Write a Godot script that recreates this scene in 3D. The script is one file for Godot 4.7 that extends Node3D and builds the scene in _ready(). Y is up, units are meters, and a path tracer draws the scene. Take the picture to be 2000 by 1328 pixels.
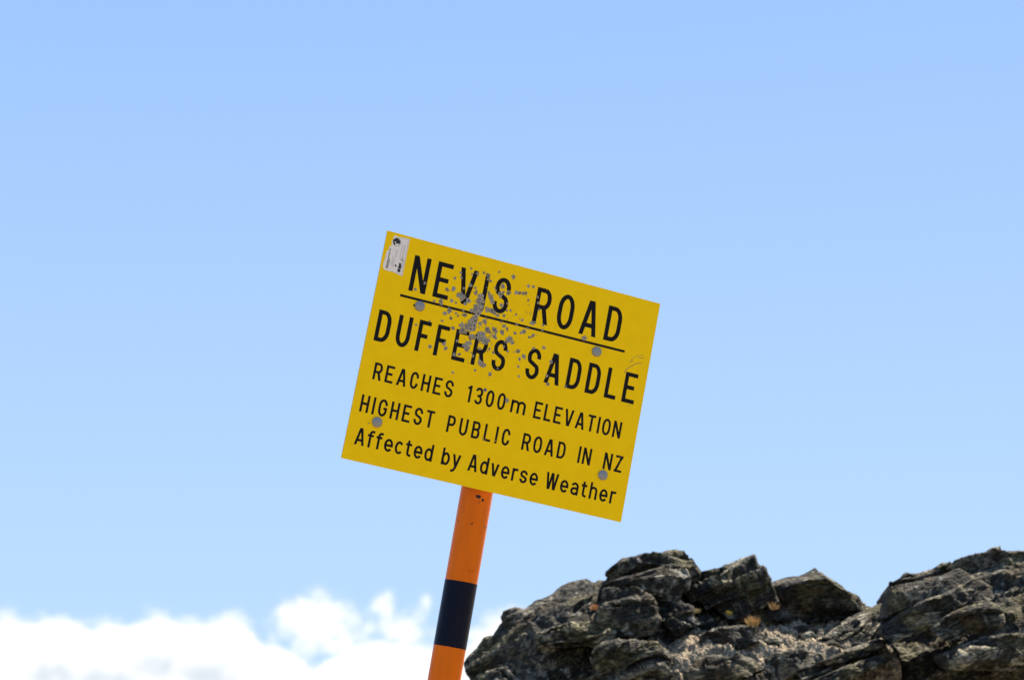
extends Node3D
# A yellow road sign on a leaning marker pole in front of a schist outcrop, under a blue sky with a cloud bank.

const EXPOSURE := 2.6
var sun_azimuth := 40.0      # degrees to the right of straight ahead (the sun is behind the sign)
var sun_height := 56.0

var low := FastNoiseLite.new()
var mid := FastNoiseLite.new()
var fine := FastNoiseLite.new()
var ridge := FastNoiseLite.new()
var cell := FastNoiseLite.new()
var plain_noise := FastNoiseLite.new()
var lichen := FastNoiseLite.new()
var dice := RandomNumberGenerator.new()

var LEFT_OUTCROP := [24.0, 1.49, 0.55, Vector2(0.93, 1.49), [Vector2(-0.53, 2.28), Vector2(-0.49, 2.35), Vector2(-0.39, 2.44), Vector2(-0.31, 2.56), Vector2(-0.21, 2.60), Vector2(-0.14, 2.70), Vector2(-0.10, 2.74), Vector2(-0.12, 2.80), Vector2(-0.07, 2.88), Vector2(0.03, 2.91), Vector2(0.13, 2.89), Vector2(0.26, 2.99), Vector2(0.43, 3.06), Vector2(0.57, 3.17), Vector2(0.72, 3.22), Vector2(0.84, 3.24), Vector2(0.92, 3.20), Vector2(1.03, 3.22), Vector2(1.32, 3.18), Vector2(1.72, 3.12), Vector2(1.94, 3.06), Vector2(2.02, 2.86), Vector2(1.92, 2.63), Vector2(2.10, 2.32), Vector2(2.55, 2.01), Vector2(2.94, 1.44), Vector2(2.91, -0.04), Vector2(-0.94, -0.04), Vector2(-0.80, 0.86), Vector2(-0.55, 1.71), Vector2(-0.45, 2.04)]]
var DARK_BLOCK := [23.55, 2.80, 0.35, Vector2(1.27, 2.80), [Vector2(0.96, 3.04), Vector2(1.09, 3.08), Vector2(1.30, 3.07), Vector2(1.45, 3.01), Vector2(1.55, 2.89), Vector2(1.55, 2.70), Vector2(1.48, 2.56), Vector2(1.29, 2.52), Vector2(1.07, 2.53), Vector2(0.94, 2.65), Vector2(0.90, 2.85)]]
var PALE_BAND := [23.4, 2.56, 0.3, Vector2(0.64, 2.56), [Vector2(0.27, 2.58), Vector2(0.46, 2.65), Vector2(0.70, 2.69), Vector2(0.91, 2.70), Vector2(1.04, 2.63), Vector2(1.05, 2.52), Vector2(0.91, 2.45), Vector2(0.64, 2.43), Vector2(0.37, 2.42), Vector2(0.25, 2.49)]]
var LOWER_BLOCK := [23.1, 2.30, 0.35, Vector2(1.24, 2.30), [Vector2(0.85, 2.42), Vector2(1.01, 2.49), Vector2(1.27, 2.50), Vector2(1.51, 2.47), Vector2(1.65, 2.36), Vector2(1.67, 2.20), Vector2(1.56, 2.01), Vector2(1.31, 1.91), Vector2(1.00, 1.96), Vector2(0.84, 2.12), Vector2(0.80, 2.30)]]
var BACK_WALL := [25.0, 2.11, 0.4, Vector2(2.97, 2.11), [Vector2(1.58, 3.15), Vector2(2.02, 3.35), Vector2(2.46, 3.30), Vector2(2.98, 3.15), Vector2(3.61, 2.95), Vector2(4.07, 2.94), Vector2(4.28, 2.68), Vector2(4.30, 1.71), Vector2(4.02, 1.16), Vector2(1.67, 1.16), Vector2(1.36, 1.82), Vector2(1.45, 2.74)]]
var GULLY_BASE := [22.9, 0.99, 0.7, Vector2(2.59, 0.99), [Vector2(1.45, 1.96), Vector2(2.16, 2.04), Vector2(2.80, 2.01), Vector2(3.45, 2.04), Vector2(3.98, 1.94), Vector2(3.94, 0.03), Vector2(1.15, 0.03)]]
var CAP_SLAB := [24.75, 3.40, 0.1, Vector2(1.54, 3.40), [Vector2(1.02, 3.27), Vector2(1.04, 3.33), Vector2(1.09, 3.37), Vector2(1.22, 3.47), Vector2(1.32, 3.49), Vector2(1.50, 3.51), Vector2(1.66, 3.52), Vector2(1.73, 3.56), Vector2(1.83, 3.57), Vector2(1.92, 3.55), Vector2(1.97, 3.50), Vector2(2.04, 3.42), Vector2(2.01, 3.39), Vector2(1.88, 3.37), Vector2(1.70, 3.36), Vector2(1.48, 3.33), Vector2(1.29, 3.27), Vector2(1.13, 3.21), Vector2(1.05, 3.21)]]
var UNDER_SLAB := [24.35, 3.21, 0.3, Vector2(1.51, 3.21), [Vector2(0.98, 3.13), Vector2(1.12, 3.19), Vector2(1.29, 3.25), Vector2(1.52, 3.31), Vector2(1.74, 3.37), Vector2(1.87, 3.36), Vector2(1.94, 3.29), Vector2(1.95, 3.19), Vector2(1.92, 3.13), Vector2(1.78, 3.07), Vector2(1.59, 3.04), Vector2(1.44, 3.07), Vector2(1.32, 3.12), Vector2(1.15, 3.09), Vector2(1.02, 3.07)]]
var SLAB_CHIP := [24.7, 3.33, 0.1, Vector2(1.99, 3.33), [Vector2(1.90, 3.37), Vector2(1.99, 3.41), Vector2(2.06, 3.36), Vector2(2.10, 3.31), Vector2(2.08, 3.25), Vector2(1.99, 3.20), Vector2(1.87, 3.25)]]
var RIDGE_BLOCK := [24.6, 3.13, 0.4, Vector2(2.46, 3.13), [Vector2(1.84, 3.13), Vector2(1.93, 3.24), Vector2(2.08, 3.32), Vector2(2.28, 3.38), Vector2(2.51, 3.46), Vector2(2.60, 3.50), Vector2(2.67, 3.52), Vector2(2.72, 3.46), Vector2(2.73, 3.41), Vector2(2.78, 3.39), Vector2(2.81, 3.32), Vector2(2.81, 3.24), Vector2(2.86, 3.17), Vector2(2.87, 2.93), Vector2(2.80, 2.78), Vector2(2.58, 2.76), Vector2(2.30, 2.84), Vector2(2.08, 2.94), Vector2(1.94, 3.02)]]
var PEAK_BOULDER := [24.9, 3.14, 0.62, Vector2(3.45, 3.14), [Vector2(2.85, 3.17), Vector2(2.95, 3.22), Vector2(3.10, 3.26), Vector2(3.22, 3.27), Vector2(3.33, 3.32), Vector2(3.41, 3.37), Vector2(3.46, 3.31), Vector2(3.59, 3.22), Vector2(3.69, 3.15), Vector2(3.77, 3.06), Vector2(3.84, 3.02), Vector2(3.87, 3.04), Vector2(3.88, 2.99), Vector2(3.86, 2.89), Vector2(3.76, 2.82), Vector2(3.53, 2.76), Vector2(3.22, 2.74), Vector2(2.90, 2.76), Vector2(2.83, 2.89)]]
var RIGHT_OUTCROP := [23.6, 1.55, 0.5, Vector2(5.42, 1.55), [Vector2(3.90, 2.25), Vector2(4.00, 2.58), Vector2(4.06, 2.80), Vector2(4.09, 2.96), Vector2(4.13, 3.11), Vector2(4.18, 3.18), Vector2(4.25, 3.23), Vector2(4.33, 3.26), Vector2(4.46, 3.28), Vector2(4.61, 3.33), Vector2(4.74, 3.39), Vector2(4.84, 3.42), Vector2(4.87, 3.41), Vector2(5.01, 3.47), Vector2(5.19, 3.52), Vector2(5.33, 3.55), Vector2(5.47, 3.53), Vector2(5.61, 3.54), Vector2(5.89, 3.50), Vector2(6.32, 3.35), Vector2(6.81, 2.98), Vector2(7.26, 2.14), Vector2(7.18, -0.02), Vector2(3.28, -0.02), Vector2(3.59, 1.49)]]
var RIGHT_SLAB := [22.9, 2.84, 0.4, Vector2(4.21, 2.84), [Vector2(3.85, 2.74), Vector2(3.86, 2.89), Vector2(3.92, 3.04), Vector2(4.04, 3.11), Vector2(4.24, 3.14), Vector2(4.46, 3.21), Vector2(4.63, 3.23), Vector2(4.74, 3.18), Vector2(4.72, 3.09), Vector2(4.54, 3.01), Vector2(4.32, 2.93), Vector2(4.10, 2.83), Vector2(3.91, 2.73), Vector2(3.81, 2.68)]]
var RIGHT_LEDGE := [22.85, 2.83, 0.6, Vector2(4.35, 2.83), [Vector2(3.76, 2.62), Vector2(3.98, 2.77), Vector2(4.26, 2.91), Vector2(4.49, 3.01), Vector2(4.71, 3.09), Vector2(4.87, 3.10), Vector2(4.97, 3.04), Vector2(4.93, 2.94), Vector2(4.73, 2.86), Vector2(4.45, 2.74), Vector2(4.17, 2.62), Vector2(3.89, 2.49), Vector2(3.76, 2.50)]]
var RIGHT_LEDGE2 := [22.45, 2.74, 0.35, Vector2(4.64, 2.74), [Vector2(4.21, 2.60), Vector2(4.37, 2.71), Vector2(4.59, 2.80), Vector2(4.78, 2.85), Vector2(4.90, 2.83), Vector2(4.95, 2.74), Vector2(4.88, 2.62), Vector2(4.67, 2.55), Vector2(4.40, 2.49), Vector2(4.23, 2.51)]]
var RIGHT_LEDGE3 := [22.2, 2.39, 0.4, Vector2(4.88, 2.39), [Vector2(4.26, 2.32), Vector2(4.48, 2.43), Vector2(4.74, 2.50), Vector2(5.05, 2.54), Vector2(5.40, 2.52), Vector2(5.48, 2.35), Vector2(5.26, 2.20), Vector2(4.85, 2.15), Vector2(4.49, 2.15), Vector2(4.28, 2.20)]]
var STRATA_LEDGE := [24.2, 2.58, 0.75, Vector2(3.63, 2.58), [Vector2(3.07, 2.32), Vector2(3.26, 2.49), Vector2(3.50, 2.67), Vector2(3.75, 2.81), Vector2(3.93, 2.90), Vector2(4.06, 2.95), Vector2(4.16, 2.93), Vector2(4.11, 2.64), Vector2(3.97, 2.46), Vector2(3.67, 2.30), Vector2(3.38, 2.18), Vector2(3.13, 2.15)]]
var STRATA_LEDGE2 := [23.55, 2.24, 1.0, Vector2(3.50, 2.24), [Vector2(2.91, 2.07), Vector2(3.17, 2.20), Vector2(3.47, 2.37), Vector2(3.76, 2.49), Vector2(3.94, 2.54), Vector2(3.99, 2.40), Vector2(3.88, 2.13), Vector2(3.58, 1.81), Vector2(3.14, 1.70), Vector2(2.90, 1.81)]]
var STRATA_STRIP := [23.25, 2.31, 1.0, Vector2(3.43, 2.31), [Vector2(2.93, 2.14), Vector2(3.18, 2.27), Vector2(3.53, 2.42), Vector2(3.88, 2.53), Vector2(3.94, 2.48), Vector2(3.85, 2.40), Vector2(3.51, 2.29), Vector2(3.16, 2.15), Vector2(2.97, 2.08)]]
var STRATA_STRIP2 := [23.0, 2.16, 1.0, Vector2(3.44, 2.16), [Vector2(2.97, 2.02), Vector2(3.26, 2.16), Vector2(3.59, 2.28), Vector2(3.86, 2.35), Vector2(3.90, 2.28), Vector2(3.62, 2.16), Vector2(3.29, 2.03), Vector2(3.04, 1.96)]]
var GULLY_ROCK := [23.7, 2.54, 0.4, Vector2(2.33, 2.54), [Vector2(1.99, 2.56), Vector2(2.12, 2.63), Vector2(2.29, 2.67), Vector2(2.48, 2.68), Vector2(2.63, 2.66), Vector2(2.67, 2.58), Vector2(2.64, 2.48), Vector2(2.54, 2.39), Vector2(2.32, 2.37), Vector2(2.11, 2.41), Vector2(2.01, 2.48)]]
var GULLY_ROCK2 := [23.4, 2.28, 0.4, Vector2(2.89, 2.28), [Vector2(2.60, 2.30), Vector2(2.73, 2.38), Vector2(2.95, 2.41), Vector2(3.16, 2.38), Vector2(3.24, 2.28), Vector2(3.18, 2.12), Vector2(2.97, 2.00), Vector2(2.71, 2.02), Vector2(2.58, 2.12)]]
var GULLY_ROCK3 := [23.2, 2.17, 0.4, Vector2(2.23, 2.17), [Vector2(1.80, 2.22), Vector2(1.97, 2.33), Vector2(2.24, 2.35), Vector2(2.50, 2.31), Vector2(2.65, 2.21), Vector2(2.64, 1.96), Vector2(2.36, 1.81), Vector2(2.00, 1.86), Vector2(1.79, 2.02)]]
var GULLY_ROCK4 := [24.0, 2.77, 0.4, Vector2(1.76, 2.77), [Vector2(1.59, 2.82), Vector2(1.68, 2.91), Vector2(1.82, 2.95), Vector2(1.93, 2.91), Vector2(1.97, 2.78), Vector2(1.90, 2.67), Vector2(1.74, 2.63), Vector2(1.61, 2.67)]]
var GULLY_ROCK5 := [24.2, 2.63, 0.3, Vector2(3.13, 2.63), [Vector2(2.94, 2.63), Vector2(3.04, 2.68), Vector2(3.22, 2.69), Vector2(3.36, 2.65), Vector2(3.32, 2.57), Vector2(3.15, 2.53), Vector2(2.99, 2.54)]]
var DENTS_HIGH := [Vector3(-173, 296, 3.6), Vector3(-202, 275, 4.2), Vector3(-197, 261, 3.9), Vector3(-166, 280, 3.3), Vector3(-150, 285, 4.9), Vector3(-131, 293, 3.9), Vector3(-115, 288, 6.1), Vector3(-115, 277, 3.6), Vector3(-105, 274, 3.9), Vector3(-84, 307, 3.6), Vector3(-37, 305, 6.7), Vector3(-217, 255, 4.2), Vector3(-165, 246, 5.5), Vector3(-148, 242, 3.9), Vector3(-183, 232, 4.2), Vector3(-305, 218, 4.2), Vector3(-330, 192, 4.9), Vector3(-235, 217, 4.9), Vector3(-214, 223, 6.7), Vector3(-231, 214, 3.6), Vector3(-190, 210, 7.9), Vector3(-179, 209, 7.3), Vector3(-197, 206, 5.5), Vector3(-184, 201, 7.3), Vector3(-162, 200, 7.9), Vector3(-170, 188, 5.5), Vector3(-213, 186, 5.5), Vector3(-199, 183, 3.3), Vector3(-246, 176, 6.7), Vector3(-266, 173, 3.6), Vector3(-242, 168, 3.6), Vector3(-64, 268, 7.3), Vector3(-87, 259, 3.0), Vector3(-83, 251, 3.0), Vector3(-67, 244, 7.9), Vector3(-59, 251, 4.2), Vector3(-65, 234, 3.6), Vector3(-43, 253, 6.7), Vector3(-18, 260, 5.5), Vector3(-7, 262, 5.5), Vector3(3, 263, 4.2), Vector3(12, 266, 4.9), Vector3(16, 288, 4.9), Vector3(31, 290, 4.9), Vector3(51, 264, 3.9), Vector3(56, 247, 3.6), Vector3(24, 247, 3.6), Vector3(63, 228, 3.6), Vector3(-104, 238, 4.2), Vector3(-99, 230, 6.1), Vector3(-92, 222, 7.3), Vector3(-87, 214, 6.7), Vector3(-95, 226, 6.7), Vector3(-144, 228, 6.1), Vector3(-133, 223, 4.2), Vector3(-125, 222, 8.5), Vector3(-128, 212, 9.1), Vector3(-119, 210, 7.3), Vector3(-129, 203, 7.9), Vector3(-133, 206, 6.1), Vector3(-57, 211, 5.5), Vector3(-40, 221, 3.6), Vector3(-26, 203, 3.3), Vector3(-37, 200, 3.3), Vector3(-43, 182, 4.6), Vector3(-6, 195, 3.6), Vector3(17, 183, 4.2), Vector3(2, 167, 4.6), Vector3(50, 182, 6.7), Vector3(56, 185, 4.9), Vector3(85, 184, 3.6), Vector3(86, 170, 3.6), Vector3(39, 164, 3.6), Vector3(-126, 186, 9.1), Vector3(-134, 180, 9.1), Vector3(-136, 173, 7.9), Vector3(-118, 181, 7.3), Vector3(-125, 169, 9.1), Vector3(-136, 188, 6.7), Vector3(-117, 193, 5.5), Vector3(-124, 196, 6.1), Vector3(-147, 173, 5.5), Vector3(-99, 185, 5.5), Vector3(-102, 191, 4.2), Vector3(-84, 187, 7.9), Vector3(-91, 190, 4.9), Vector3(-76, 183, 6.1), Vector3(-62, 179, 4.9), Vector3(-69, 180, 3.6), Vector3(-172, 167, 3.6), Vector3(-164, 154, 5.5), Vector3(-171, 155, 3.0), Vector3(-227, 145, 6.1), Vector3(-215, 157, 7.3), Vector3(-215, 150, 4.2), Vector3(-193, 153, 3.6), Vector3(-185, 147, 3.6), Vector3(-205, 135, 4.9), Vector3(-230, 121, 3.9), Vector3(-268, 110, 3.0), Vector3(-307, 90, 3.3), Vector3(-130, 159, 7.3)]
var DENTS_LOW := [Vector3(-135, 152, 7.9), Vector3(-130, 145, 8.5), Vector3(-138, 139, 9.1), Vector3(-143, 130, 9.7), Vector3(-130, 131, 8.5), Vector3(-151, 123, 8.5), Vector3(-138, 120, 9.1), Vector3(-128, 121, 6.1), Vector3(-147, 118, 7.3), Vector3(-167, 122, 7.9), Vector3(-173, 121, 4.2), Vector3(-161, 108, 9.1), Vector3(-167, 104, 6.7), Vector3(-154, 105, 5.5), Vector3(-193, 108, 5.5), Vector3(-113, 141, 6.1), Vector3(-99, 150, 7.3), Vector3(-102, 152, 5.5), Vector3(-114, 129, 2.4), Vector3(-86, 130, 7.3), Vector3(-80, 125, 4.2), Vector3(-90, 123, 4.2), Vector3(-64, 133, 7.3), Vector3(-58, 129, 5.5), Vector3(-68, 137, 4.2), Vector3(-60, 114, 6.1), Vector3(-55, 111, 4.2), Vector3(-65, 115, 4.2), Vector3(-39, 132, 6.7), Vector3(-49, 162, 3.0), Vector3(-37, 152, 5.5), Vector3(-26, 147, 4.2), Vector3(-24, 143, 3.0), Vector3(1, 139, 4.9), Vector3(21, 145, 4.6), Vector3(29, 150, 6.1), Vector3(29, 156, 3.0), Vector3(-100, 111, 10.3), Vector3(-106, 106, 8.5), Vector3(-94, 103, 9.1), Vector3(-89, 95, 9.7), Vector3(-101, 98, 7.9), Vector3(-83, 90, 7.3), Vector3(-108, 100, 6.7), Vector3(-78, 98, 4.9), Vector3(-73, 97, 3.6), Vector3(-131, 100, 5.5), Vector3(-136, 93, 3.6), Vector3(-120, 98, 5.5), Vector3(-124, 93, 4.2), Vector3(-133, 89, 4.9), Vector3(-138, 74, 7.9), Vector3(-142, 64, 8.5), Vector3(-132, 76, 6.1), Vector3(-138, 56, 6.7), Vector3(-148, 66, 6.1), Vector3(-134, 60, 4.9), Vector3(-173, 73, 3.6), Vector3(-210, 55, 5.5), Vector3(-204, 43, 6.1), Vector3(-209, 60, 3.0), Vector3(-252, 37, 6.1), Vector3(-174, 32, 5.5), Vector3(-169, 30, 3.6), Vector3(-158, 36, 4.6), Vector3(-122, 50, 2.4), Vector3(-115, 41, 4.2), Vector3(-68, 74, 3.9), Vector3(-55, 66, 3.6), Vector3(-98, 68, 4.2), Vector3(-10, 82, 3.6), Vector3(-25, 92, 3.6), Vector3(-14, 116, 8.5), Vector3(-19, 109, 5.5), Vector3(-8, 121, 6.1), Vector3(-2, 108, 5.5), Vector3(3, 110, 3.0), Vector3(22, 88, 6.1), Vector3(43, 77, 6.7), Vector3(31, 67, 4.6), Vector3(32, 44, 3.9), Vector3(40, 16, 3.9), Vector3(70, 110, 4.2), Vector3(101, 119, 4.9), Vector3(49, 138, 4.2), Vector3(61, 147, 4.9), Vector3(58, 143, 3.6), Vector3(-89, 26, 7.9), Vector3(-82, 23, 6.1), Vector3(-74, 23, 5.5), Vector3(-77, 18, 3.6), Vector3(-100, 1, 3.9), Vector3(-51, 3, 4.9), Vector3(-52, -2, 3.9), Vector3(-167, -21, 4.2), Vector3(-31, 22, 3.0), Vector3(-62, 179, 4.2), Vector3(223, 177, 7.5), Vector3(132, 82, 6.0), Vector3(135, 14, 5.2), Vector3(193, 20, 4.5), Vector3(17, -64, 6.0), Vector3(127, 38, 4.5)]
var CHIPS := [Vector3(-9.93, -359, 5.6), Vector3(-17.53, -358, 3.4), Vector3(5.84, -366, 4.0), Vector3(-7.00, -372, 1.6), Vector3(-6.64, -378, 1.6), Vector3(5.20, -344, 1.4), Vector3(5.63, -355, 1.2), Vector3(-54.45, -408, 1.6), Vector3(-75.38, -438, 2.2), Vector3(-17.32, -440, 2.0), Vector3(-21.01, -442, 1.4), Vector3(37.90, -443, 2.8), Vector3(53.41, -439, 2.5), Vector3(62.19, -443, 2.0), Vector3(1.46, -579, 1.6), Vector3(15.91, -578, 1.6), Vector3(21.27, -400, 1.2)]

# ---------------------------------------------------------------- helpers
func tag(o: Node, label: String, category: String, group := "") -> void:
	o.set_meta("label", label)
	o.set_meta("category", category)
	o.set_meta("kind", "thing")
	if group:
		o.set_meta("group", group)


func numbered(called: String) -> String:
	if not has_node(NodePath(called)):
		return called
	var i := 1
	while has_node(NodePath("%s_%03d" % [called, i])):
		i += 1
	return "%s_%03d" % [called, i]


func base(called: String, at: Vector3) -> Node3D:
	var o := Node3D.new()
	o.name = numbered(called)
	add_child(o)
	o.position = at
	return o


func part(called: String, mesh: Mesh, material: Material, parent: Node, at := Transform3D.IDENTITY) -> MeshInstance3D:
	var o := MeshInstance3D.new()
	var n := called
	var i := 1
	while parent.has_node(NodePath(n)):
		n = "%s_%03d" % [called, i]
		i += 1
	o.name = n
	o.mesh = mesh
	if material:
		o.material_override = material
	parent.add_child(o, true)
	o.transform = at
	return o


func paint(c: Color, rough := 0.5, metal := 0.0) -> StandardMaterial3D:
	var m := StandardMaterial3D.new()
	m.albedo_color = c.linear_to_srgb()
	m.roughness = rough
	m.metallic = metal
	return m


func tinted(rough := 0.9, metal := 0.0) -> StandardMaterial3D:
	var m := StandardMaterial3D.new()
	m.vertex_color_use_as_albedo = true
	m.roughness = rough
	m.metallic = metal
	return m


func noise(n: FastNoiseLite, seed_value: int, frequency: float, octaves := 1, kind := FastNoiseLite.TYPE_SIMPLEX_SMOOTH) -> void:
	n.seed = seed_value
	n.noise_type = kind
	n.frequency = frequency
	n.fractal_type = FastNoiseLite.FRACTAL_FBM if octaves > 1 else FastNoiseLite.FRACTAL_NONE
	n.fractal_octaves = octaves


func smooth_normals(v: PackedVector3Array, index: PackedInt32Array) -> PackedVector3Array:
	var n := PackedVector3Array()
	n.resize(v.size())
	for k in range(0, index.size(), 3):
		var a := index[k]
		var b := index[k + 1]
		var c := index[k + 2]
		var f := (v[c] - v[a]).cross(v[b] - v[a])
		n[a] += f
		n[b] += f
		n[c] += f
	for k in n.size():
		n[k] = n[k].normalized()
	return n


func array_mesh(v: PackedVector3Array, index: PackedInt32Array, colors = null, uv = null) -> ArrayMesh:
	var a := []
	a.resize(Mesh.ARRAY_MAX)
	a[Mesh.ARRAY_VERTEX] = v
	a[Mesh.ARRAY_NORMAL] = smooth_normals(v, index)
	if colors != null:
		a[Mesh.ARRAY_COLOR] = colors
	if uv != null:
		a[Mesh.ARRAY_TEX_UV] = uv
	a[Mesh.ARRAY_INDEX] = index
	var m := ArrayMesh.new()
	m.add_surface_from_arrays(Mesh.PRIMITIVE_TRIANGLES, a)
	return m


# ---------------------------------------------------------------- sky
func direction(az: float, el: float) -> Vector3:
	var a := deg_to_rad(az)
	var e := deg_to_rad(el)
	return Vector3(sin(a) * cos(e), sin(e), -cos(a) * cos(e))


func turned(u: float) -> float:      # a panorama starts straight ahead and turns to the right
	return u * 360.0 if u < 0.5 else u * 360.0 - 360.0


func clear_sky(el: float) -> Color:
	var stops := [[0.0, Color(0.55, 0.77, 1.07)], [4.0, Color(0.495, 0.72, 1.06)], [10.0, Color(0.425, 0.65, 1.04)], [18.5, Color(0.34, 0.56, 0.99)], [45.0, Color(0.23, 0.42, 0.85)], [90.0, Color(0.17, 0.33, 0.71)]]
	for k in range(1, stops.size()):
		if el <= stops[k][0]:
			var t: float = clampf((el - stops[k - 1][0]) / (stops[k][0] - stops[k - 1][0]), 0.0, 1.0)
			return stops[k - 1][1].lerp(stops[k][1], t)
	return stops[-1][1]


var BANK := [Vector2(-12.92, 2.68), Vector2(-12.29, 2.63), Vector2(-11.72, 2.61), Vector2(-11.28, 2.70), Vector2(-10.84, 2.55), Vector2(-9.63, 2.65), Vector2(-9.12, 2.75), Vector2(-8.80, 2.77), Vector2(-8.35, 2.55), Vector2(-7.83, 2.59), Vector2(-7.32, 2.75), Vector2(-6.93, 2.71), Vector2(-6.67, 2.52), Vector2(-6.51, 2.25), Vector2(-6.35, 2.00), Vector2(-6.14, 2.20), Vector2(-5.75, 1.98), Vector2(-5.35, 1.69), Vector2(-5.07, 1.51), Vector2(-4.71, 1.80), Vector2(-4.19, 2.09), Vector2(-3.41, 2.28), Vector2(-2.62, 2.04), Vector2(-1.97, 2.03), Vector2(-1.25, 1.94), Vector2(-0.79, 2.39), Vector2(-0.20, 2.88), Vector2(0.79, 2.65), Vector2(1.97, 2.32)]
var WISPS := [ [-5.11, 2.68, 0.82, 0.58, 1.00], [-5.70, 2.88, 0.34, 0.40, 0.75], [-5.38, 3.12, 0.32, 0.24, 0.70], [-4.46, 2.51, 0.73, 0.53, 0.80], [-4.71, 2.08, 0.93, 0.34, 0.70], [-4.56, 2.16, 0.58, 0.40, 0.95], [-4.06, 2.24, 1.59, 0.45, 0.42], [-2.75, 2.32, 1.12, 0.45, 0.50], [-3.41, 2.65, 0.93, 0.45, 0.40], [-4.09, 2.76, 0.40, 0.29, 0.50], [-3.31, 2.97, 0.34, 0.34, 0.75], [-3.16, 3.26, 0.19, 0.21, 0.50], [-2.95, 2.52, 0.79, 0.40, 0.75], [-2.21, 3.05, 0.17, 0.32, 0.42], [-2.34, 2.65, 0.53, 0.45, 0.45], [-3.61, 2.52, 0.37, 0.32, 0.50], [-0.50, 2.65, 0.37, 0.29, 0.60], [-0.85, 2.32, 0.40, 0.26, 0.60]]


var GLOOM := [Vector3(-11.6, 1.25, 0.9), Vector3(-10.4, 1.15, 0.9), Vector3(-9.1, 1.55, 0.7), Vector3(-7.8, 1.35, 1.0), Vector3(-13.6, 1.2, 0.9)]


func bank_top(az: float, rough: FastNoiseLite) -> float:
	var free := 2.5 + 1.7 * rough.get_noise_2d(az * 0.09, 40.0) + 0.5 * rough.get_noise_2d(az * 0.5, 90.0)
	if az < -15.5 or az > 4.5:
		return free
	var t := 2.68
	for k in range(1, BANK.size()):
		if az <= BANK[k].x and az >= BANK[k - 1].x:
			t = lerpf(BANK[k - 1].y, BANK[k].y, (az - BANK[k - 1].x) / (BANK[k].x - BANK[k - 1].x))
	if az > BANK[-1].x:
		t = BANK[-1].y
	var mine := smoothstep(-15.5, -13.2, az) * (1.0 - smoothstep(2.5, 4.5, az))
	return lerpf(free, t, mine)


func make_sky() -> PanoramaSkyMaterial:
	var wide := 4096
	var high := 2048
	var sun := direction(sun_azimuth, sun_height)
	var small := Image.create(512, 256, false, Image.FORMAT_RGBF)
	for r in 256:
		var el := 90.0 - (r + 0.5) / 256.0 * 180.0
		var c := clear_sky(maxf(el, 0.0))
		for k in 512:
			var d := direction(turned((k + 0.5) / 512.0), el)
			var away := rad_to_deg(acos(clampf(d.dot(sun), -1.0, 1.0)))
			var g := 1.1 * exp(-away / 7.0) + 0.16 * exp(-away / 22.0)
			small.set_pixel(k, r, Color((c.r + g) / EXPOSURE, (c.g + g) / EXPOSURE, (c.b + g * 0.95) / EXPOSURE))
	small.resize(wide, high, Image.INTERPOLATE_BILINEAR)
	var puff := FastNoiseLite.new()
	noise(puff, 11, 1.0, 5)
	var rough := FastNoiseLite.new()
	noise(rough, 5, 1.0, 3)
	var tops := PackedFloat32Array()
	for k in wide:
		tops.append(bank_top(turned((k + 0.5) / wide), rough))
	for r in range(int((90.0 - 7.0) / 180.0 * high), high / 2):
		var el := 90.0 - (r + 0.5) / high * 180.0
		for k in wide:
			var az := turned((k + 0.5) / wide)
			var top := tops[k]
			var near_wisps := az > -7.0 and az < 0.6 and el < 4.2
			if el > top + 0.5 and not near_wisps:
				continue
			var a3 := Vector3(cos(deg_to_rad(az)) * 57.3, sin(deg_to_rad(az)) * 57.3, el)
			var n := puff.get_noise_3dv(a3 * 1.1)
			var edge := top - el + n * 0.17 + 0.10 * absf(puff.get_noise_3dv(a3 * 2.6)) - 0.03
			var alpha := smoothstep(-0.04, 0.13, edge)
			alpha = maxf(alpha, 0.55 * smoothstep(-0.22, 0.12, edge + n * 0.22))
			if near_wisps:
				var f := 0.0
				for w in WISPS:
					var dx: float = (az - w[0]) / w[2]
					var dy: float = (el - w[1]) / w[3]
					var q := dx * dx + dy * dy
					if q < 4.0:
						f = maxf(f, w[4] * exp(-q * 0.9))
				var shred := puff.get_noise_3dv(a3 * 2.0 + Vector3(7, 3, 50))
				var veil := smoothstep(0.06, 0.95, f * 1.1 + shred * 0.36 + n * 0.45)
				alpha = maxf(alpha, veil * 0.92 * smoothstep(0.04, 0.28, f))
			if alpha <= 0.0:
				continue
			var deep := smoothstep(0.5, 1.5, top - el)
			var patch := 0.0
			for w in GLOOM:
				var gx: float = (az - w.x) / w.z
				var gy: float = (el - w.y) / 0.42
				patch = maxf(patch, exp(-gx * gx - gy * gy))
			var here := az > -14.5 and az < 4.0
			var gloom := smoothstep(0.15, 1.15, patch + n * 0.5) if here else deep * smoothstep(-0.02, 0.22, puff.get_noise_3dv(a3 * 0.55 + Vector3(31, 0, 9)) + n * 0.18)
			var c := Color(1.15, 1.17, 1.20).lerp(Color(0.755, 0.825, 0.90), gloom)
			var b := small.get_pixel(k, r)
			small.set_pixel(k, r, Color(lerpf(b.r, c.r / EXPOSURE, alpha), lerpf(b.g, c.g / EXPOSURE, alpha), lerpf(b.b, c.b / EXPOSURE, alpha)))
	var m := PanoramaSkyMaterial.new()
	m.panorama = ImageTexture.create_from_image(small)
	return m


# ---------------------------------------------------------------- lettering: stroke paths in units of the letter's box
func arc(c: Vector2, rx: float, ry: float, from: float, to: float, n := 14) -> PackedVector2Array:
	var p := PackedVector2Array()
	for k in n + 1:
		var a := deg_to_rad(lerpf(from, to, float(k) / n))
		p.append(c + Vector2(cos(a) * rx, sin(a) * ry))
	return p


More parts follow.
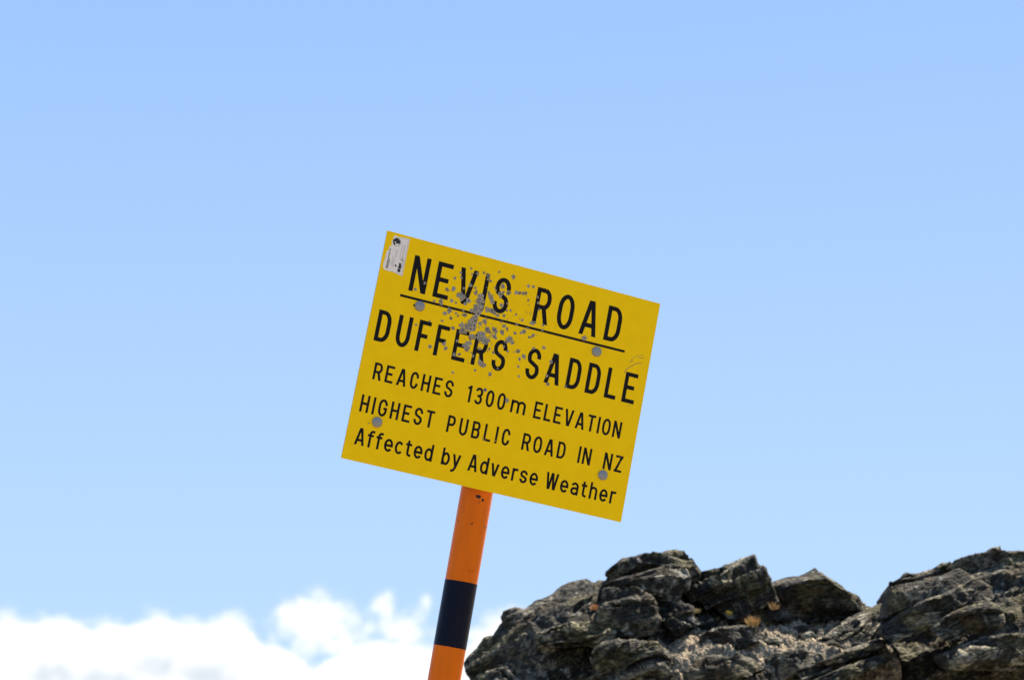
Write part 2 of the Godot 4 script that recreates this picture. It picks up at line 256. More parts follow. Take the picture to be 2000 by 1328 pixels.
func path(points: Array) -> PackedVector2Array:
	var p := PackedVector2Array()
	for q in points:
		if q is Vector2:
			p.append(q)
		else:
			p.append_array(q)
	return p


const WIDTHS := {
	"A": 0.54, "B": 0.46, "C": 0.45, "D": 0.47, "E": 0.45, "F": 0.41, "G": 0.48, "H": 0.47, "L": 0.41, "N": 0.49, "O": 0.485, "P": 0.45, "R": 0.47, "S": 0.46, "T": 0.45, "U": 0.47, "V": 0.53, "W": 0.72, "Z": 0.45,
	"1": 0.22, "3": 0.44, "0": 0.45, "m": 0.94, "e": 0.48, "c": 0.46, "t": 0.36, "d": 0.46, "b": 0.46, "y": 0.47, "v": 0.46, "r": 0.33, "s": 0.42, "a": 0.45, "h": 0.45, "f": 0.36}


func width_of(c: String, h: float, t: float, wide: float) -> float:
	return t if c == "I" else WIDTHS[c] * h * wide


# [strokes, slants]: strokes are centre lines with mitred joins; slants are [from, to] pairs cut level with the top and foot of the letter
func glyph(c: String, w: float, h: float, t: float) -> Array:
	var l := t / 2
	var r := w - t / 2
	var b := t / 2
	var u := h - t / 2
	var cx := w / 2
	var rx := (r - l) / 2
	var x := h * 0.76 - t / 2      # centre line at the top of small letters
	var s := []
	var d := []
	match c:
		"A":
			d = [[Vector2(l * 1.1, 0), Vector2(cx - t * 0.16, h)], [Vector2(w - l * 1.1, 0), Vector2(cx + t * 0.16, h)]]
			s = [path([Vector2(w * 0.24, h * 0.29), Vector2(w * 0.76, h * 0.29)])]
		"B":
			s = [path([Vector2(l, 0), Vector2(l, h)]), path([Vector2(l, u), Vector2(r - rx * 0.75, u), arc(Vector2(r - rx * 0.75, (u + h * 0.53) / 2), rx * 0.68, (u - h * 0.53) / 2, 90, -90), Vector2(l, h * 0.53)]),
				path([Vector2(l, h * 0.53), Vector2(r - rx * 0.7, h * 0.53), arc(Vector2(r - rx * 0.7, (b + h * 0.53) / 2), rx * 0.7, (h * 0.53 - b) / 2, 90, -90), Vector2(l, b)])]
		"C", "G":
			var ry := h * 0.29
			s = [path([arc(Vector2(cx, u - ry), rx, ry, 2, 180), arc(Vector2(cx, b + ry), rx, ry, 180, 358)])]
			if c == "G":
				s = [path([arc(Vector2(cx, u - ry), rx, ry, 2, 180), arc(Vector2(cx, b + ry), rx, ry, 180, 360), Vector2(r, h * 0.47), Vector2(w * 0.56, h * 0.47)])]
		"D":
			s = [path([Vector2(l, 0), Vector2(l, h)]), path([Vector2(l, u), Vector2(cx - rx * 0.1, u), arc(Vector2(cx - rx * 0.1, u - h * 0.3), rx * 1.1, h * 0.3, 90, 0), arc(Vector2(cx - rx * 0.1, b + h * 0.3), rx * 1.1, h * 0.3, 0, -90), Vector2(l, b)])]
		"E":
			s = [path([Vector2(w, u), Vector2(l, u), Vector2(l, b), Vector2(w, b)]), path([Vector2(l, h * 0.51), Vector2(w * 0.84, h * 0.51)])]
		"F":
			s = [path([Vector2(w, u), Vector2(l, u), Vector2(l, 0)]), path([Vector2(l, h * 0.51), Vector2(w * 0.84, h * 0.51)])]
		"H":
			s = [path([Vector2(l, 0), Vector2(l, h)]), path([Vector2(r, 0), Vector2(r, h)]), path([Vector2(l, h * 0.5), Vector2(r, h * 0.5)])]
		"I":
			s = [path([Vector2(l, 0), Vector2(l, h)])]
		"L":
			s = [path([Vector2(l, h), Vector2(l, b), Vector2(w, b)])]
		"N":
			s = [path([Vector2(l, 0), Vector2(l, h)]), path([Vector2(r, 0), Vector2(r, h)])]
			d = [[Vector2(l * 1.08, h), Vector2(w - l * 1.08, 0)]]
		"O", "0":
			var ry := h * 0.33
			s = [path([arc(Vector2(cx, u - ry), rx, ry, 0, 180), arc(Vector2(cx, b + ry), rx, ry, 180, 360), Vector2(r, u - ry)])]
		"P", "R":
			var m := h * 0.46
			s = [path([Vector2(l, 0), Vector2(l, h)]), path([Vector2(l, u), Vector2(r - rx * 0.85, u), arc(Vector2(r - rx * 0.85, (u + m) / 2), rx * 0.85, (u - m) / 2, 90, -90), Vector2(l, m)])]
			if c == "R":
				d = [[Vector2(w * 0.56, h * 0.5), Vector2(r - t * 0.02, 0)]]
		"S", "3", "s":
			var hh := h * 0.76 if c == "s" else h
			var uu := hh - t / 2
			var ry := (uu - b) / 4.0
			if c == "3":
				s = [path([arc(Vector2(cx, uu - ry), rx * 0.97, ry, 165, -90, 22), Vector2(cx - t * 0.6, hh * 0.5)]), path([Vector2(cx - t * 0.6, hh * 0.5 + 0.02), arc(Vector2(cx, b + ry), rx, ry, 90, -165, 22)])]
			else:
				s = [path([arc(Vector2(cx, uu - ry), rx, ry * 1.02, -8, 222, 22), arc(Vector2(cx, b + ry), rx, ry * 1.02, 42, -188, 22)])]
		"T":
			s = [path([Vector2(0, u), Vector2(w, u)]), path([Vector2(cx, u), Vector2(cx, 0)])]
		"U":
			var ry := h * 0.28
			s = [path([Vector2(l, h), arc(Vector2(cx, b + ry), rx, ry, 180, 360), Vector2(r, h)])]
		"V":
			d = [[Vector2(l * 1.1, h), Vector2(cx - t * 0.14, 0)], [Vector2(w - l * 1.1, h), Vector2(cx + t * 0.14, 0)]]
		"W":
			d = [[Vector2(l * 1.1, h), Vector2(w * 0.29 - t * 0.1, 0)], [Vector2(cx - t * 0.1, h), Vector2(w * 0.29 + t * 0.1, 0)], [Vector2(cx + t * 0.1, h), Vector2(w * 0.71 - t * 0.1, 0)], [Vector2(w - l * 1.1, h), Vector2(w * 0.71 + t * 0.1, 0)]]
		"Z":
			s = [path([Vector2(0, u), Vector2(w, u)]), path([Vector2(0, b), Vector2(w, b)])]
			d = [[Vector2(w - t * 0.62, h - t * 0.3), Vector2(t * 0.62, t * 0.3)]]
		"1":
			s = [path([Vector2(r, 0), Vector2(r, h)]), path([Vector2(r, u - t * 0.25), Vector2(0, u - t * 0.85)])]
		"m":
			var e := (r - l) / 4
			s = [path([Vector2(l, 0), Vector2(l, h * 0.76)]), path([Vector2(l, x - e * 0.9), arc(Vector2(l + e, x - e), e, e, 180, 0), Vector2(l + e * 2, 0)]), path([Vector2(l + e * 2, x - e * 0.9), arc(Vector2(l + e * 3, x - e), e, e, 180, 0), Vector2(r, 0)])]
		"e":
			var ry := (x - b) / 2
			s = [path([Vector2(l, h * 0.37), Vector2(r, h * 0.37), arc(Vector2(cx, x - ry), rx, ry, 4, 322, 26)])]
		"c":
			var ry := (x - b) / 2
			s = [path([arc(Vector2(cx, x - ry), rx, ry, 38, 322, 24)])]
		"a":
			var ry := h * 0.2
			s = [path([arc(Vector2(cx, x - ry), rx, ry, 160, 0), Vector2(r, 0)]), path([Vector2(r, h * 0.40), Vector2(cx + rx * 0.2, h * 0.40), arc(Vector2(cx - rx * 0.15, (b + h * 0.40) / 2), rx * 0.85, (h * 0.40 - b) / 2, 90, 270), Vector2(cx + rx * 0.2, b), Vector2(r, h * 0.16)])]
		"d", "b", "h":
			var ry := (x - b) / 2
			if c == "h":
				s = [path([Vector2(l, 0), Vector2(l, h)]), path([Vector2(l, x - rx), arc(Vector2(cx, x - rx), rx, rx, 180, 0), Vector2(r, 0)])]
			else:
				var stem := r if c == "d" else l
				s = [path([Vector2(stem, 0), Vector2(stem, h)]), path([arc(Vector2(cx, x - ry), rx, ry, 0, 360, 28)])]
		"t":
			s = [path([Vector2(cx * 0.8, h * 0.93), Vector2(cx * 0.8, b + t * 0.9), arc(Vector2(cx * 0.8 + t * 0.9, b + t * 0.9), t * 0.9, t * 0.9, 180, 270, 6), Vector2(w * 0.92, b)]), path([Vector2(0, x), Vector2(w * 0.92, x)])]
		"f":
			s = [path([Vector2(cx * 0.8, 0), Vector2(cx * 0.8, u - t), arc(Vector2(cx * 0.8 + t, u - t), t, t, 180, 90, 6), Vector2(w, u)]), path([Vector2(0, x), Vector2(w * 0.9, x)])]
		"y":
			d = [[Vector2(l, h * 0.76), Vector2(cx, t * 0.2)]]
			s = [path([Vector2(r, h * 0.76), Vector2(cx - t * 0.02, h * 0.0), arc(Vector2(cx - t * 1.35, -h * 0.06), t * 1.0, h * 0.16, -15, -90, 6), Vector2(0, -h * 0.22)])]
		"v":
			d = [[Vector2(l, h * 0.76), Vector2(cx - t * 0.1, 0)], [Vector2(w - l, h * 0.76), Vector2(cx + t * 0.1, 0)]]
		"r":
			s = [path([Vector2(l, 0), Vector2(l, h * 0.76)]), path([Vector2(l, x - t * 1.2), arc(Vector2(l + t * 1.3, x - t * 1.2), t * 1.3, t * 1.2, 180, 90, 8), Vector2(w, x)])]
	return [s, d]


func put_stroke(st: SurfaceTool, p: PackedVector2Array, t: float, at: Vector2, z: float) -> void:
	var n := p.size()
	var left := []
	var right := []
	for k in n:
		var a := (p[k] - p[maxi(k - 1, 0)]).normalized()
		var b := (p[mini(k + 1, n - 1)] - p[k]).normalized()
		if k == 0:
			a = b
		if k == n - 1:
			b = a
		if p[0].distance_to(p[n - 1]) < 0.001 and (k == 0 or k == n - 1):
			a = (p[n - 1] - p[n - 2]).normalized()
			b = (p[1] - p[0]).normalized()
		if a.length() < 0.5:
			a = b
		if b.length() < 0.5:
			b = a
		var m := (a + b).normalized()
		if m.length() < 0.5:
			m = a
		var side := Vector2(-m.y, m.x)
		var reach := t / 2 / maxf(0.35, absf(m.dot(b)))
		left.append(at + p[k] + side * reach)
		right.append(at + p[k] - side * reach)
	for k in n - 1:
		if p[k].distance_to(p[k + 1]) < 0.0001:
			continue
		for q in [left[k], left[k + 1], right[k + 1], left[k], right[k + 1], right[k]]:
			st.add_vertex(Vector3(q.x, q.y, z) * 0.001)


func put_polygon(st: SurfaceTool, poly: PackedVector2Array, z: float) -> void:
	var index := Geometry2D.triangulate_polygon(poly)
	for k in range(0, index.size(), 3):
		var a := poly[index[k]]
		var b := poly[index[k + 1]]
		var c := poly[index[k + 2]]
		if (b - a).cross(c - a) > 0:
			var swap := b
			b = c
			c = swap
		for q in [a, b, c]:
			st.add_vertex(Vector3(q.x, q.y, z) * 0.001)


func word(panel: Node, ink: Material, text: String, from: float, to: float, foot: float, h: float, t: float, slope: float, wide: float) -> void:
	var total := 0.0
	for c in text:
		total += width_of(c, h, t, wide)
	var gap := (to - from - total) / maxf(1, text.length() - 1)
	var x := from
	for c in text:
		var w := width_of(c, h, t, wide)
		var at := Vector2(x, foot + slope * x)
		var g := glyph(c, w, h, t)
		var st := sheet()
		var z := 0.5
		for p in g[0]:
			put_stroke(st, p, t, at, z)
			z += 0.04
		for p in g[1]:
			var dir: Vector2 = (p[1] - p[0]).normalized()
			var side := Vector2(-dir.y, dir.x) * t / 2 * 1.02
			var far := dir * t * 2
			var bar := PackedVector2Array([p[0] - far + side, p[1] + far + side, p[1] + far - side, p[0] - far - side])
			var top: float = maxf(p[0].y, p[1].y)
			var bottom: float = minf(p[0].y, p[1].y)
			var box := PackedVector2Array([Vector2(-t * 3, bottom), Vector2(w + t * 3, bottom), Vector2(w + t * 3, top), Vector2(-t * 3, top)])
			for poly in Geometry2D.intersect_polygons(bar, box):
				var moved := PackedVector2Array()
				for q in poly:
					moved.append(q + at)
				put_polygon(st, moved, z)
			z += 0.04
		part("letter", st.commit(), ink, panel)
		x += w + gap


func sheet() -> SurfaceTool:
	var st := SurfaceTool.new()
	st.begin(Mesh.PRIMITIVE_TRIANGLES)
	st.set_normal(Vector3(0, 0, 1))
	return st


# ---------------------------------------------------------------- the sign
func disc(r: float, height: float, dome: float) -> ArrayMesh:
	var v := PackedVector3Array()
	var index := PackedInt32Array()
	var rings := [[r, 0.0], [r, height * 0.7], [r * 0.9, height], [r * 0.5, height + dome * 0.75], [0.001, height + dome]]
	for q in rings:
		for k in 28:
			var a := TAU * k / 28.0
			v.append(Vector3(cos(a) * q[0], sin(a) * q[0], q[1]))
	for i in rings.size() - 1:
		for k in 28:
			var a := i * 28 + k
			var b := i * 28 + (k + 1) % 28
			index.append_array([a, a + 28, b, b, a + 28, b + 28])
	return array_mesh(v, index)


func tube(r: float, y0: float, y1: float, sides := 96, rows := 24) -> ArrayMesh:
	var v := PackedVector3Array()
	var uv := PackedVector2Array()
	var index := PackedInt32Array()
	for i in rows + 1:
		var y := lerpf(y0, y1, float(i) / rows)
		for k in sides + 1:
			var a := TAU * k / sides + PI
			v.append(Vector3(sin(a) * r, y, cos(a) * r))
			uv.append(Vector2(float(k) / sides, 1.0 - float(i) / rows))
	for i in rows:
		for k in sides:
			var a := i * (sides + 1) + k
			index.append_array([a, a + sides + 1, a + 1, a + 1, a + sides + 1, a + sides + 2])
	var m := array_mesh(v, index, null, uv)
	# closed ends
	var cap := PackedVector3Array()
	var cap_index := PackedInt32Array()
	for e in 2:
		var first := cap.size()
		cap.append(Vector3(0, y1 if e else y0, 0))
		for k in sides:
			var a := TAU * k / sides
			cap.append(Vector3(sin(a) * r, y1 if e else y0, cos(a) * r))
		for k in sides:
			var p := first + 1 + k
			var q := first + 1 + (k + 1) % sides
			cap_index.append_array([first, q, p] if e else [first, p, q])
	var arrays := []
	arrays.resize(Mesh.ARRAY_MAX)
	arrays[Mesh.ARRAY_VERTEX] = cap
	arrays[Mesh.ARRAY_NORMAL] = smooth_normals(cap, cap_index)
	var flat := PackedVector2Array()
	flat.resize(cap.size())
	flat.fill(Vector2(0.01, 0.01))
	arrays[Mesh.ARRAY_TEX_UV] = flat
	arrays[Mesh.ARRAY_INDEX] = cap_index
	m.add_surface_from_arrays(Mesh.PRIMITIVE_TRIANGLES, arrays)
	return m


func slab_box(w: float, h: float, d: float, bevel: float) -> ArrayMesh:
	# a plate whose front lies at z = 0, with a small chamfer all round
	var st := SurfaceTool.new()
	st.begin(Mesh.PRIMITIVE_TRIANGLES)
	st.set_smooth_group(-1)
	var loops := []
	for q in [[0.0, -bevel], [bevel, 0.0]]:
		pass
	for q in [[bevel, 0.0], [0.0, -bevel], [0.0, -d + bevel], [bevel, -d]]:
		var x: float = w / 2 - q[0]
		var y: float = h / 2 - q[0]
		loops.append([Vector3(-x, -y, q[1]), Vector3(x, -y, q[1]), Vector3(x, y, q[1]), Vector3(-x, y, q[1])])
	var quad := func(a: Vector3, b: Vector3, c: Vector3, e: Vector3) -> void:
		for p in [a, c, b, a, e, c]:
			st.add_vertex(p)
	quad.call(loops[0][0], loops[0][1], loops[0][2], loops[0][3])
	for i in 3:
		for k in 4:
			var n := (k + 1) % 4
			quad.call(loops[i + 1][k], loops[i + 1][n], loops[i][n], loops[i][k])
	quad.call(loops[3][3], loops[3][2], loops[3][1], loops[3][0])
	st.generate_normals()
	return st.commit()


func scatter_spots(im: Image, spots: Array, c: Color) -> void:
	# spots: Vector3(degrees round the pole, millimetres up, radius in millimetres); ragged outlines
	var mm_x := 303.5 / im.get_width()
	for s in spots:
		var px: float = (s.x / 360.0 + 0.5) * im.get_width()
		var py: float = (1.0 - (s.y + POLE_BELOW) / POLE_LENGTH) * im.get_height()
		var mm_y: float = POLE_LENGTH / im.get_height()
		for j in range(int(py - s.z * 1.6 / mm_y) - 1, int(py + s.z * 1.6 / mm_y) + 2):
			for i in range(int(px - s.z * 1.6 / mm_x) - 1, int(px + s.z * 1.6 / mm_x) + 2):
				var dx: float = (i - px) * mm_x
				var dy: float = (j - py) * mm_y
				var reach: float = s.z * (1.0 + 0.55 * plain_noise.get_noise_2d(atan2(dy, dx) * 1.4 + s.x, s.y))
				if Vector2(dx, dy).length() < reach and i >= 0 and i < im.get_width() and j >= 0 and j < im.get_height():
					im.set_pixel(i, j, c.lerp(c * 0.6, 0.5 + 0.5 * plain_noise.get_noise_2d(dx * 2.0, dy * 2.0 + s.x)))


const POLE_LENGTH := 3100.0
const POLE_BELOW := 2990.0     # millimetres from the middle of the panel down to the pole's buried end


func build_sign() -> void:
	var face := Transform3D(Basis(Vector3(0.91358, -0.17287, -0.36808), Vector3(0.18576, 0.98259, -0.00042), Vector3(0.36174, -0.06799, 0.92980)).orthonormalized(), Vector3(-0.0187, 2.6221, -6.5212))
	var foot := face * Vector3(0.0445, -2.67, -0.053)
	var root := base("road_sign", foot)
	tag(root, "yellow warning sign with black lettering and shot marks on a leaning orange pole", "road sign")
	var local := Transform3D(Basis.IDENTITY, -foot) * face
	# panel: aluminium plate under yellow reflective sheet
	var yellow := StandardMaterial3D.new()
	yellow.albedo_texture = yellow_sheet()
	yellow.uv1_triplanar = true
	yellow.uv1_scale = Vector3(1.1, 1.1, 1.1)
	yellow.roughness = 0.42
	yellow.metallic_specular = 0.2
	var metal := paint(Color(0.36, 0.36, 0.37), 0.5, 0.6)
	var panel := part("sign_panel", slab_box(0.8992, 0.6826, 0.0045, 0.00005), metal, root, local)
	var skin := part("yellow_sheeting", slab_box(0.9, 0.6834, 0.00035, 0.00003), yellow, panel, Transform3D(Basis.IDENTITY, Vector3(0, 0, 0.0004)))
	var ink := paint(Color(0.008, 0.007, 0.0065), 0.4)
	ink.metallic_specular = 0.22
	var lines := [
		["NEVIS", -351.5, -37.0, 186.4, 108.0, 13.5, 0.0062], ["ROAD", 46.8, 335.0, 186.4, 108.0, 13.5, 0.0062],
		["DUFFERS", -425.5, -11.5, 15.9, 93.5, 12.5, 0.0028], ["SADDLE", 55.8, 421.0, 15.9, 93.5, 12.5, 0.0028],
		["REACHES", -406.0, -155.5, -96.2, 51.0, 7.2, 0.0025], ["1300", -109.5, 13.0, -96.2, 51.0, 7.2, 0.0025], ["m", 32.0, 80.0, -95.2, 51.0, 7.4, 0.0025], ["ELEVATION", 107.2, 397.0, -96.2, 51.0, 7.2, 0.0025],
		["HIGHEST", -425.5, -196.0, -197.0, 51.0, 7.2, 0.002], ["PUBLIC", -153.3, 48.2, -197.0, 51.0, 7.2, 0.002], ["ROAD", 88.9, 230.5, -197.0, 51.0, 7.2, 0.002], ["IN", 273.4, 316.0, -197.0, 51.0, 7.2, 0.002], ["NZ", 358.4, 421.0, -197.0, 51.0, 7.2, 0.002],
		["Affected", -421.5, -178.5, -293.8, 50.5, 7.1, 0.0008], ["by", -150.0, -90.3, -293.8, 50.5, 7.1, 0.0008], ["Adverse", -65.4, 160.5, -293.8, 50.5, 7.1, 0.0008], ["Weather", 185.0, 418.2, -293.8, 50.5, 7.1, 0.0008]]
	for w in lines:
		var wide: float = 1.0 if w[4] > 60.0 else 1.1 if w[3] > -250.0 else 1.12
		word(panel, ink, w[0], w[1], w[2], w[3], w[4], w[5], w[6], wide if w[0] != "m" else 1.0)
	var rule := sheet()
	put_stroke(rule, PackedVector2Array([Vector2(-373, 164.2), Vector2(362, 168.9)]), 7.6, Vector2.ZERO, 0.5)
	part("underline", rule.commit(), ink, panel)
	build_dents(panel)
	build_scratches(panel)
	# bolts through the panel into the rails behind it
	var zinc := paint(Color(0.27, 0.262, 0.255), 0.5, 0.35)
	for p in [Vector2(-307.7, 146.5), Vector2(270.6, 146.5), Vector2(-365.7, -217.0), Vector2(363.2, -215.5)]:
		part("bolt_head", disc(0.0152, 0.006, 0.0035), zinc, root, local * Transform3D(Basis.IDENTITY, Vector3(p.x, p.y, 0.4) * 0.001))
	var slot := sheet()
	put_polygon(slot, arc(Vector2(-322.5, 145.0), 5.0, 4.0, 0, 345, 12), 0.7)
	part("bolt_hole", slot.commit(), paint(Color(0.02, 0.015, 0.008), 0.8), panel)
	var galvanised := paint(Color(0.32, 0.33, 0.35), 0.55, 0.6)
	for y in [0.1465, -0.2165]:
		part("mounting_rail", slab_box(0.82, 0.034, 0.022, 0.002), galvanised, root, local * Transform3D(Basis.IDENTITY, Vector3(0, y, -0.0042)))
	build_sticker(root, local)
	# pole
	var lean := Basis(Vector3.BACK, deg_to_rad(1.05))
	var pole_at := local * Transform3D(lean, Vector3(-0.0080, 0.0, -0.0745) + lean * Vector3(0.0063, 0, 0))
	var orange := StandardMaterial3D.new()
	orange.albedo_texture = pole_paint()
	orange.roughness = 0.32
	orange.metallic_specular = 0.22
	var pole := part("pole", tube(0.0483, -POLE_BELOW * 0.001, (POLE_LENGTH - POLE_BELOW) * 0.001), orange, root, pole_at)
	var tape := paint(Color(0.003, 0.0045, 0.014), 0.3)
	tape.metallic_specular = 0.22
	for y in [[-0.8075, -0.6135], [-1.62, -1.425]]:
		part("black_band", tube(0.0489, y[0], y[1], 96, 2), tape, pole)
	for y in [0.1465 - 0.035, -0.2165 - 0.035]:
		part("pole_clamp", tube(0.0502, y, y + 0.03, 48, 1), galvanised, pole)


func yellow_sheet() -> ImageTexture:
	var im := Image.create(1024, 1024, false, Image.FORMAT_RGB8)
	var a := Color(0.97, 0.585, 0.0006)
	for j in 1024:
		for i in 1024:
			var v := 1.0 + 0.016 * plain_noise.get_noise_2d(i * 0.02, j * 0.02) + 0.02 * plain_noise.get_noise_2d(i * 0.35 + 900, j * 0.08)
			im.set_pixel(i, j, Color(a.r * v, a.g * (v + 0.018 * plain_noise.get_noise_2d(i * 0.012 + 70, j * 0.012)), a.b).linear_to_srgb())
	return ImageTexture.create_from_image(im)


func pole_paint() -> ImageTexture:
	var im := Image.create(512, 2048, false, Image.FORMAT_RGB8)
	var a := Color(0.72, 0.14, 0.003)
	for j in 2048:
		for i in 512:
			var v := 1.0 + 0.05 * plain_noise.get_noise_2d(i * 0.02, j * 0.012) + 0.025 * plain_noise.get_noise_2d(i * 0.4, j * 0.16 + 300)
			im.set_pixel(i, j, Color(a.r * v, a.g * v, a.b * v).linear_to_srgb())
	scatter_spots(im, CHIPS, Color(0.040, 0.024, 0.034).linear_to_srgb())
	var more := []
	for k in 120:
		more.append(Vector3(dice.randf_range(-180, 180), dice.randf_range(-2700, 60), dice.randf_range(0.5, 1.3) * (1.0 if absf(fmod(k, 9)) > 0.5 else 2.2)))
	scatter_spots(im, more.filter(func(s): return s.x < -110 or s.x > 72 or s.y < -950), Color(0.05, 0.026, 0.03).linear_to_srgb())
	return ImageTexture.create_from_image(im)


func build_dents(panel: Node) -> void:
	# each pellet has knocked the sheet off the metal: a ragged splash with a raised lip and a dark pit
	var v := PackedVector3Array()
	var c := PackedColorArray()
	var index := PackedInt32Array()
	var all := DENTS_HIGH + DENTS_LOW
	for k in 110:      # fine chips thrown up round the thick of the shot
		var far := absf(dice.randfn(0.0, 75.0))
		var turn := dice.randf_range(0, TAU)
		all.append(Vector3(-78.0 + cos(turn) * far * 0.95, 120.0 + sin(turn) * far, dice.randf_range(0.8, 2.0)))
	for k in all.size():
		var d: Vector3 = all[k]
		var r := d.z * 0.00104
		var lift := 0.0011 + 0.00045 * (k % 7) / 7.0
		var grey := dice.randf_range(0.17, 0.29)
		var warm := dice.randf_range(0.97, 1.10)
		var first := v.size()
		var n := 18
		var pit := dice.randf_range(0.4, 1.1)
		var hub := Vector3(d.x * 0.001, d.y * 0.001, 0)
		var off := Vector3(dice.randf_range(-0.15, 0.15), dice.randf_range(-0.15, 0.15), 0) * r
		v.append(hub + off + Vector3(0, 0, lift - 0.0004))
		c.append(Color(0.10, 0.092, 0.085) * lerpf(1.4, 0.3, pit))
		for ring in 4:
			for i in n:
				var a := TAU * (i + 0.3 * ring) / n
				var out: float = [0.2 * pit, 0.16 + 0.2 * pit, 0.68, 1.0][ring]
				if ring == 3:
					out = dice.randf_range(0.82, 1.02)
					if dice.randf() < 0.15:
						out = dice.randf_range(1.1, 1.7)
				var h: float = [lift - 0.0004, lift + 0.0012, lift + 0.0005, 0.00075][ring]
				v.append(hub + off * (1.0 - out * 0.6) + Vector3(cos(a), sin(a), 0) * r * out + Vector3(0, 0, h))
				var g: float = grey * [lerpf(0.8, 0.25, pit), 0.85, 1.25, 0.6][ring] * dice.randf_range(0.7, 1.3)
				c.append(Color(g * warm * 1.16, g, g / warm * 0.76))
		for i in n:
			var j := (i + 1) % n
			index.append_array([first, first + 1 + j, first + 1 + i])
			for ring in 3:
				var a := first + 1 + ring * n + i
				var b := first + 1 + ring * n + j
				index.append_array([a, b, a + n, b, b + n, a + n])
	var lead := tinted(0.6, 0.0)
	var o := part("pellet_dents", array_mesh(v, index, c), lead, panel)
	o.set_meta("kind", "stuff")
	# one clean hole with a rusty pit and a grey ring, by the first nought
	var rust := sheet()
	put_polygon(rust, arc(Vector2(-57.8, -48.5), 3.4, 3.6, 0, 345, 12), 1.5)
	part("bullet_hole", rust.commit(), paint(Color(0.07, 0.008, 0.006), 0.5), panel)
	var ring := sheet()
	put_stroke(ring, arc(Vector2(-57.4, -49.2), 4.4, 4.6, 0, 360, 16), 2.2, Vector2.ZERO, 1.3)
	part("hole_rim", ring.commit(), paint(Color(0.30, 0.28, 0.27), 0.5), panel)


func build_scratches(panel: Node) -> void:
	var st := sheet()
	var z := 0.9
	for q in [[[373.0, 104.0], [374.5, 112.0], [381.0, 121.0], [402.0, 138.0], [409.0, 143.5], [424.0, 146.5], 1.7],
			[[384.0, 140.0], [390.0, 152.0], [398.0, 161.0], [410.0, 168.5], [424.0, 173.0], 1.0], [[388.0, 141.0], [396.0, 148.0], 1.2], [[409.0, 159.0], [420.0, 163.5], [430.0, 165.0], 1.3],
			[[-392.0, -226.0], [-386.0, -225.0], 2.2], [[405.0, 10.0], [412.0, 10.0], 1.2], [[-250.0, 165.0], [-236.0, 166.0], 0.8], [[402.0, -150.0], [414.0, -148.0], 1.2],
			[[25.0, 230.0], [32.0, 236.0], 1.0], [[5.0, 262.0], [18.0, 256.0], 0.8], [[22.0, 214.0], [30.0, 207.0], 1.0], [[34.0, 205.0], [37.0, 216.0], 0.8], [[40.0, 203.0], [41.0, 214.0], 0.8]]:
		var p := PackedVector2Array()
		for k in q.size() - 1:
			p.append(Vector2(q[k][0], q[k][1]))
		put_stroke(st, p, q[-1], Vector2.ZERO, z)
		z += 0.01
	part("scratches", st.commit(), paint(Color(0.22, 0.155, 0.07), 0.6), panel).set_meta("kind", "stuff")
	# places where the black film has flaked off the letters
	var bare := sheet()
	for q in [[-35.0, -193.0, 3.4], [-29.0, -196.0, 2.4], [4.0, -189.0, 2.2], [412.0, -163.0, 1.6], [410.0, -170.0, 1.2], [-39.0, -246.0, 2.0], [-33.0, -250.0, 1.6], [-296.0, 244.0, 1.0], [-288.0, 244.4, 0.9]]:
		var p := PackedVector2Array()
		for k in 7:
			var a := TAU * k / 7.0
			p.append(Vector2(q[0], q[1]) + Vector2(cos(a), sin(a)) * q[2] * dice.randf_range(0.6, 1.3))
		put_polygon(bare, p, 0.8)
	part("flaked_spots", bare.commit(), paint(Color(0.42, 0.26, 0.03), 0.5), panel).set_meta("kind", "stuff")


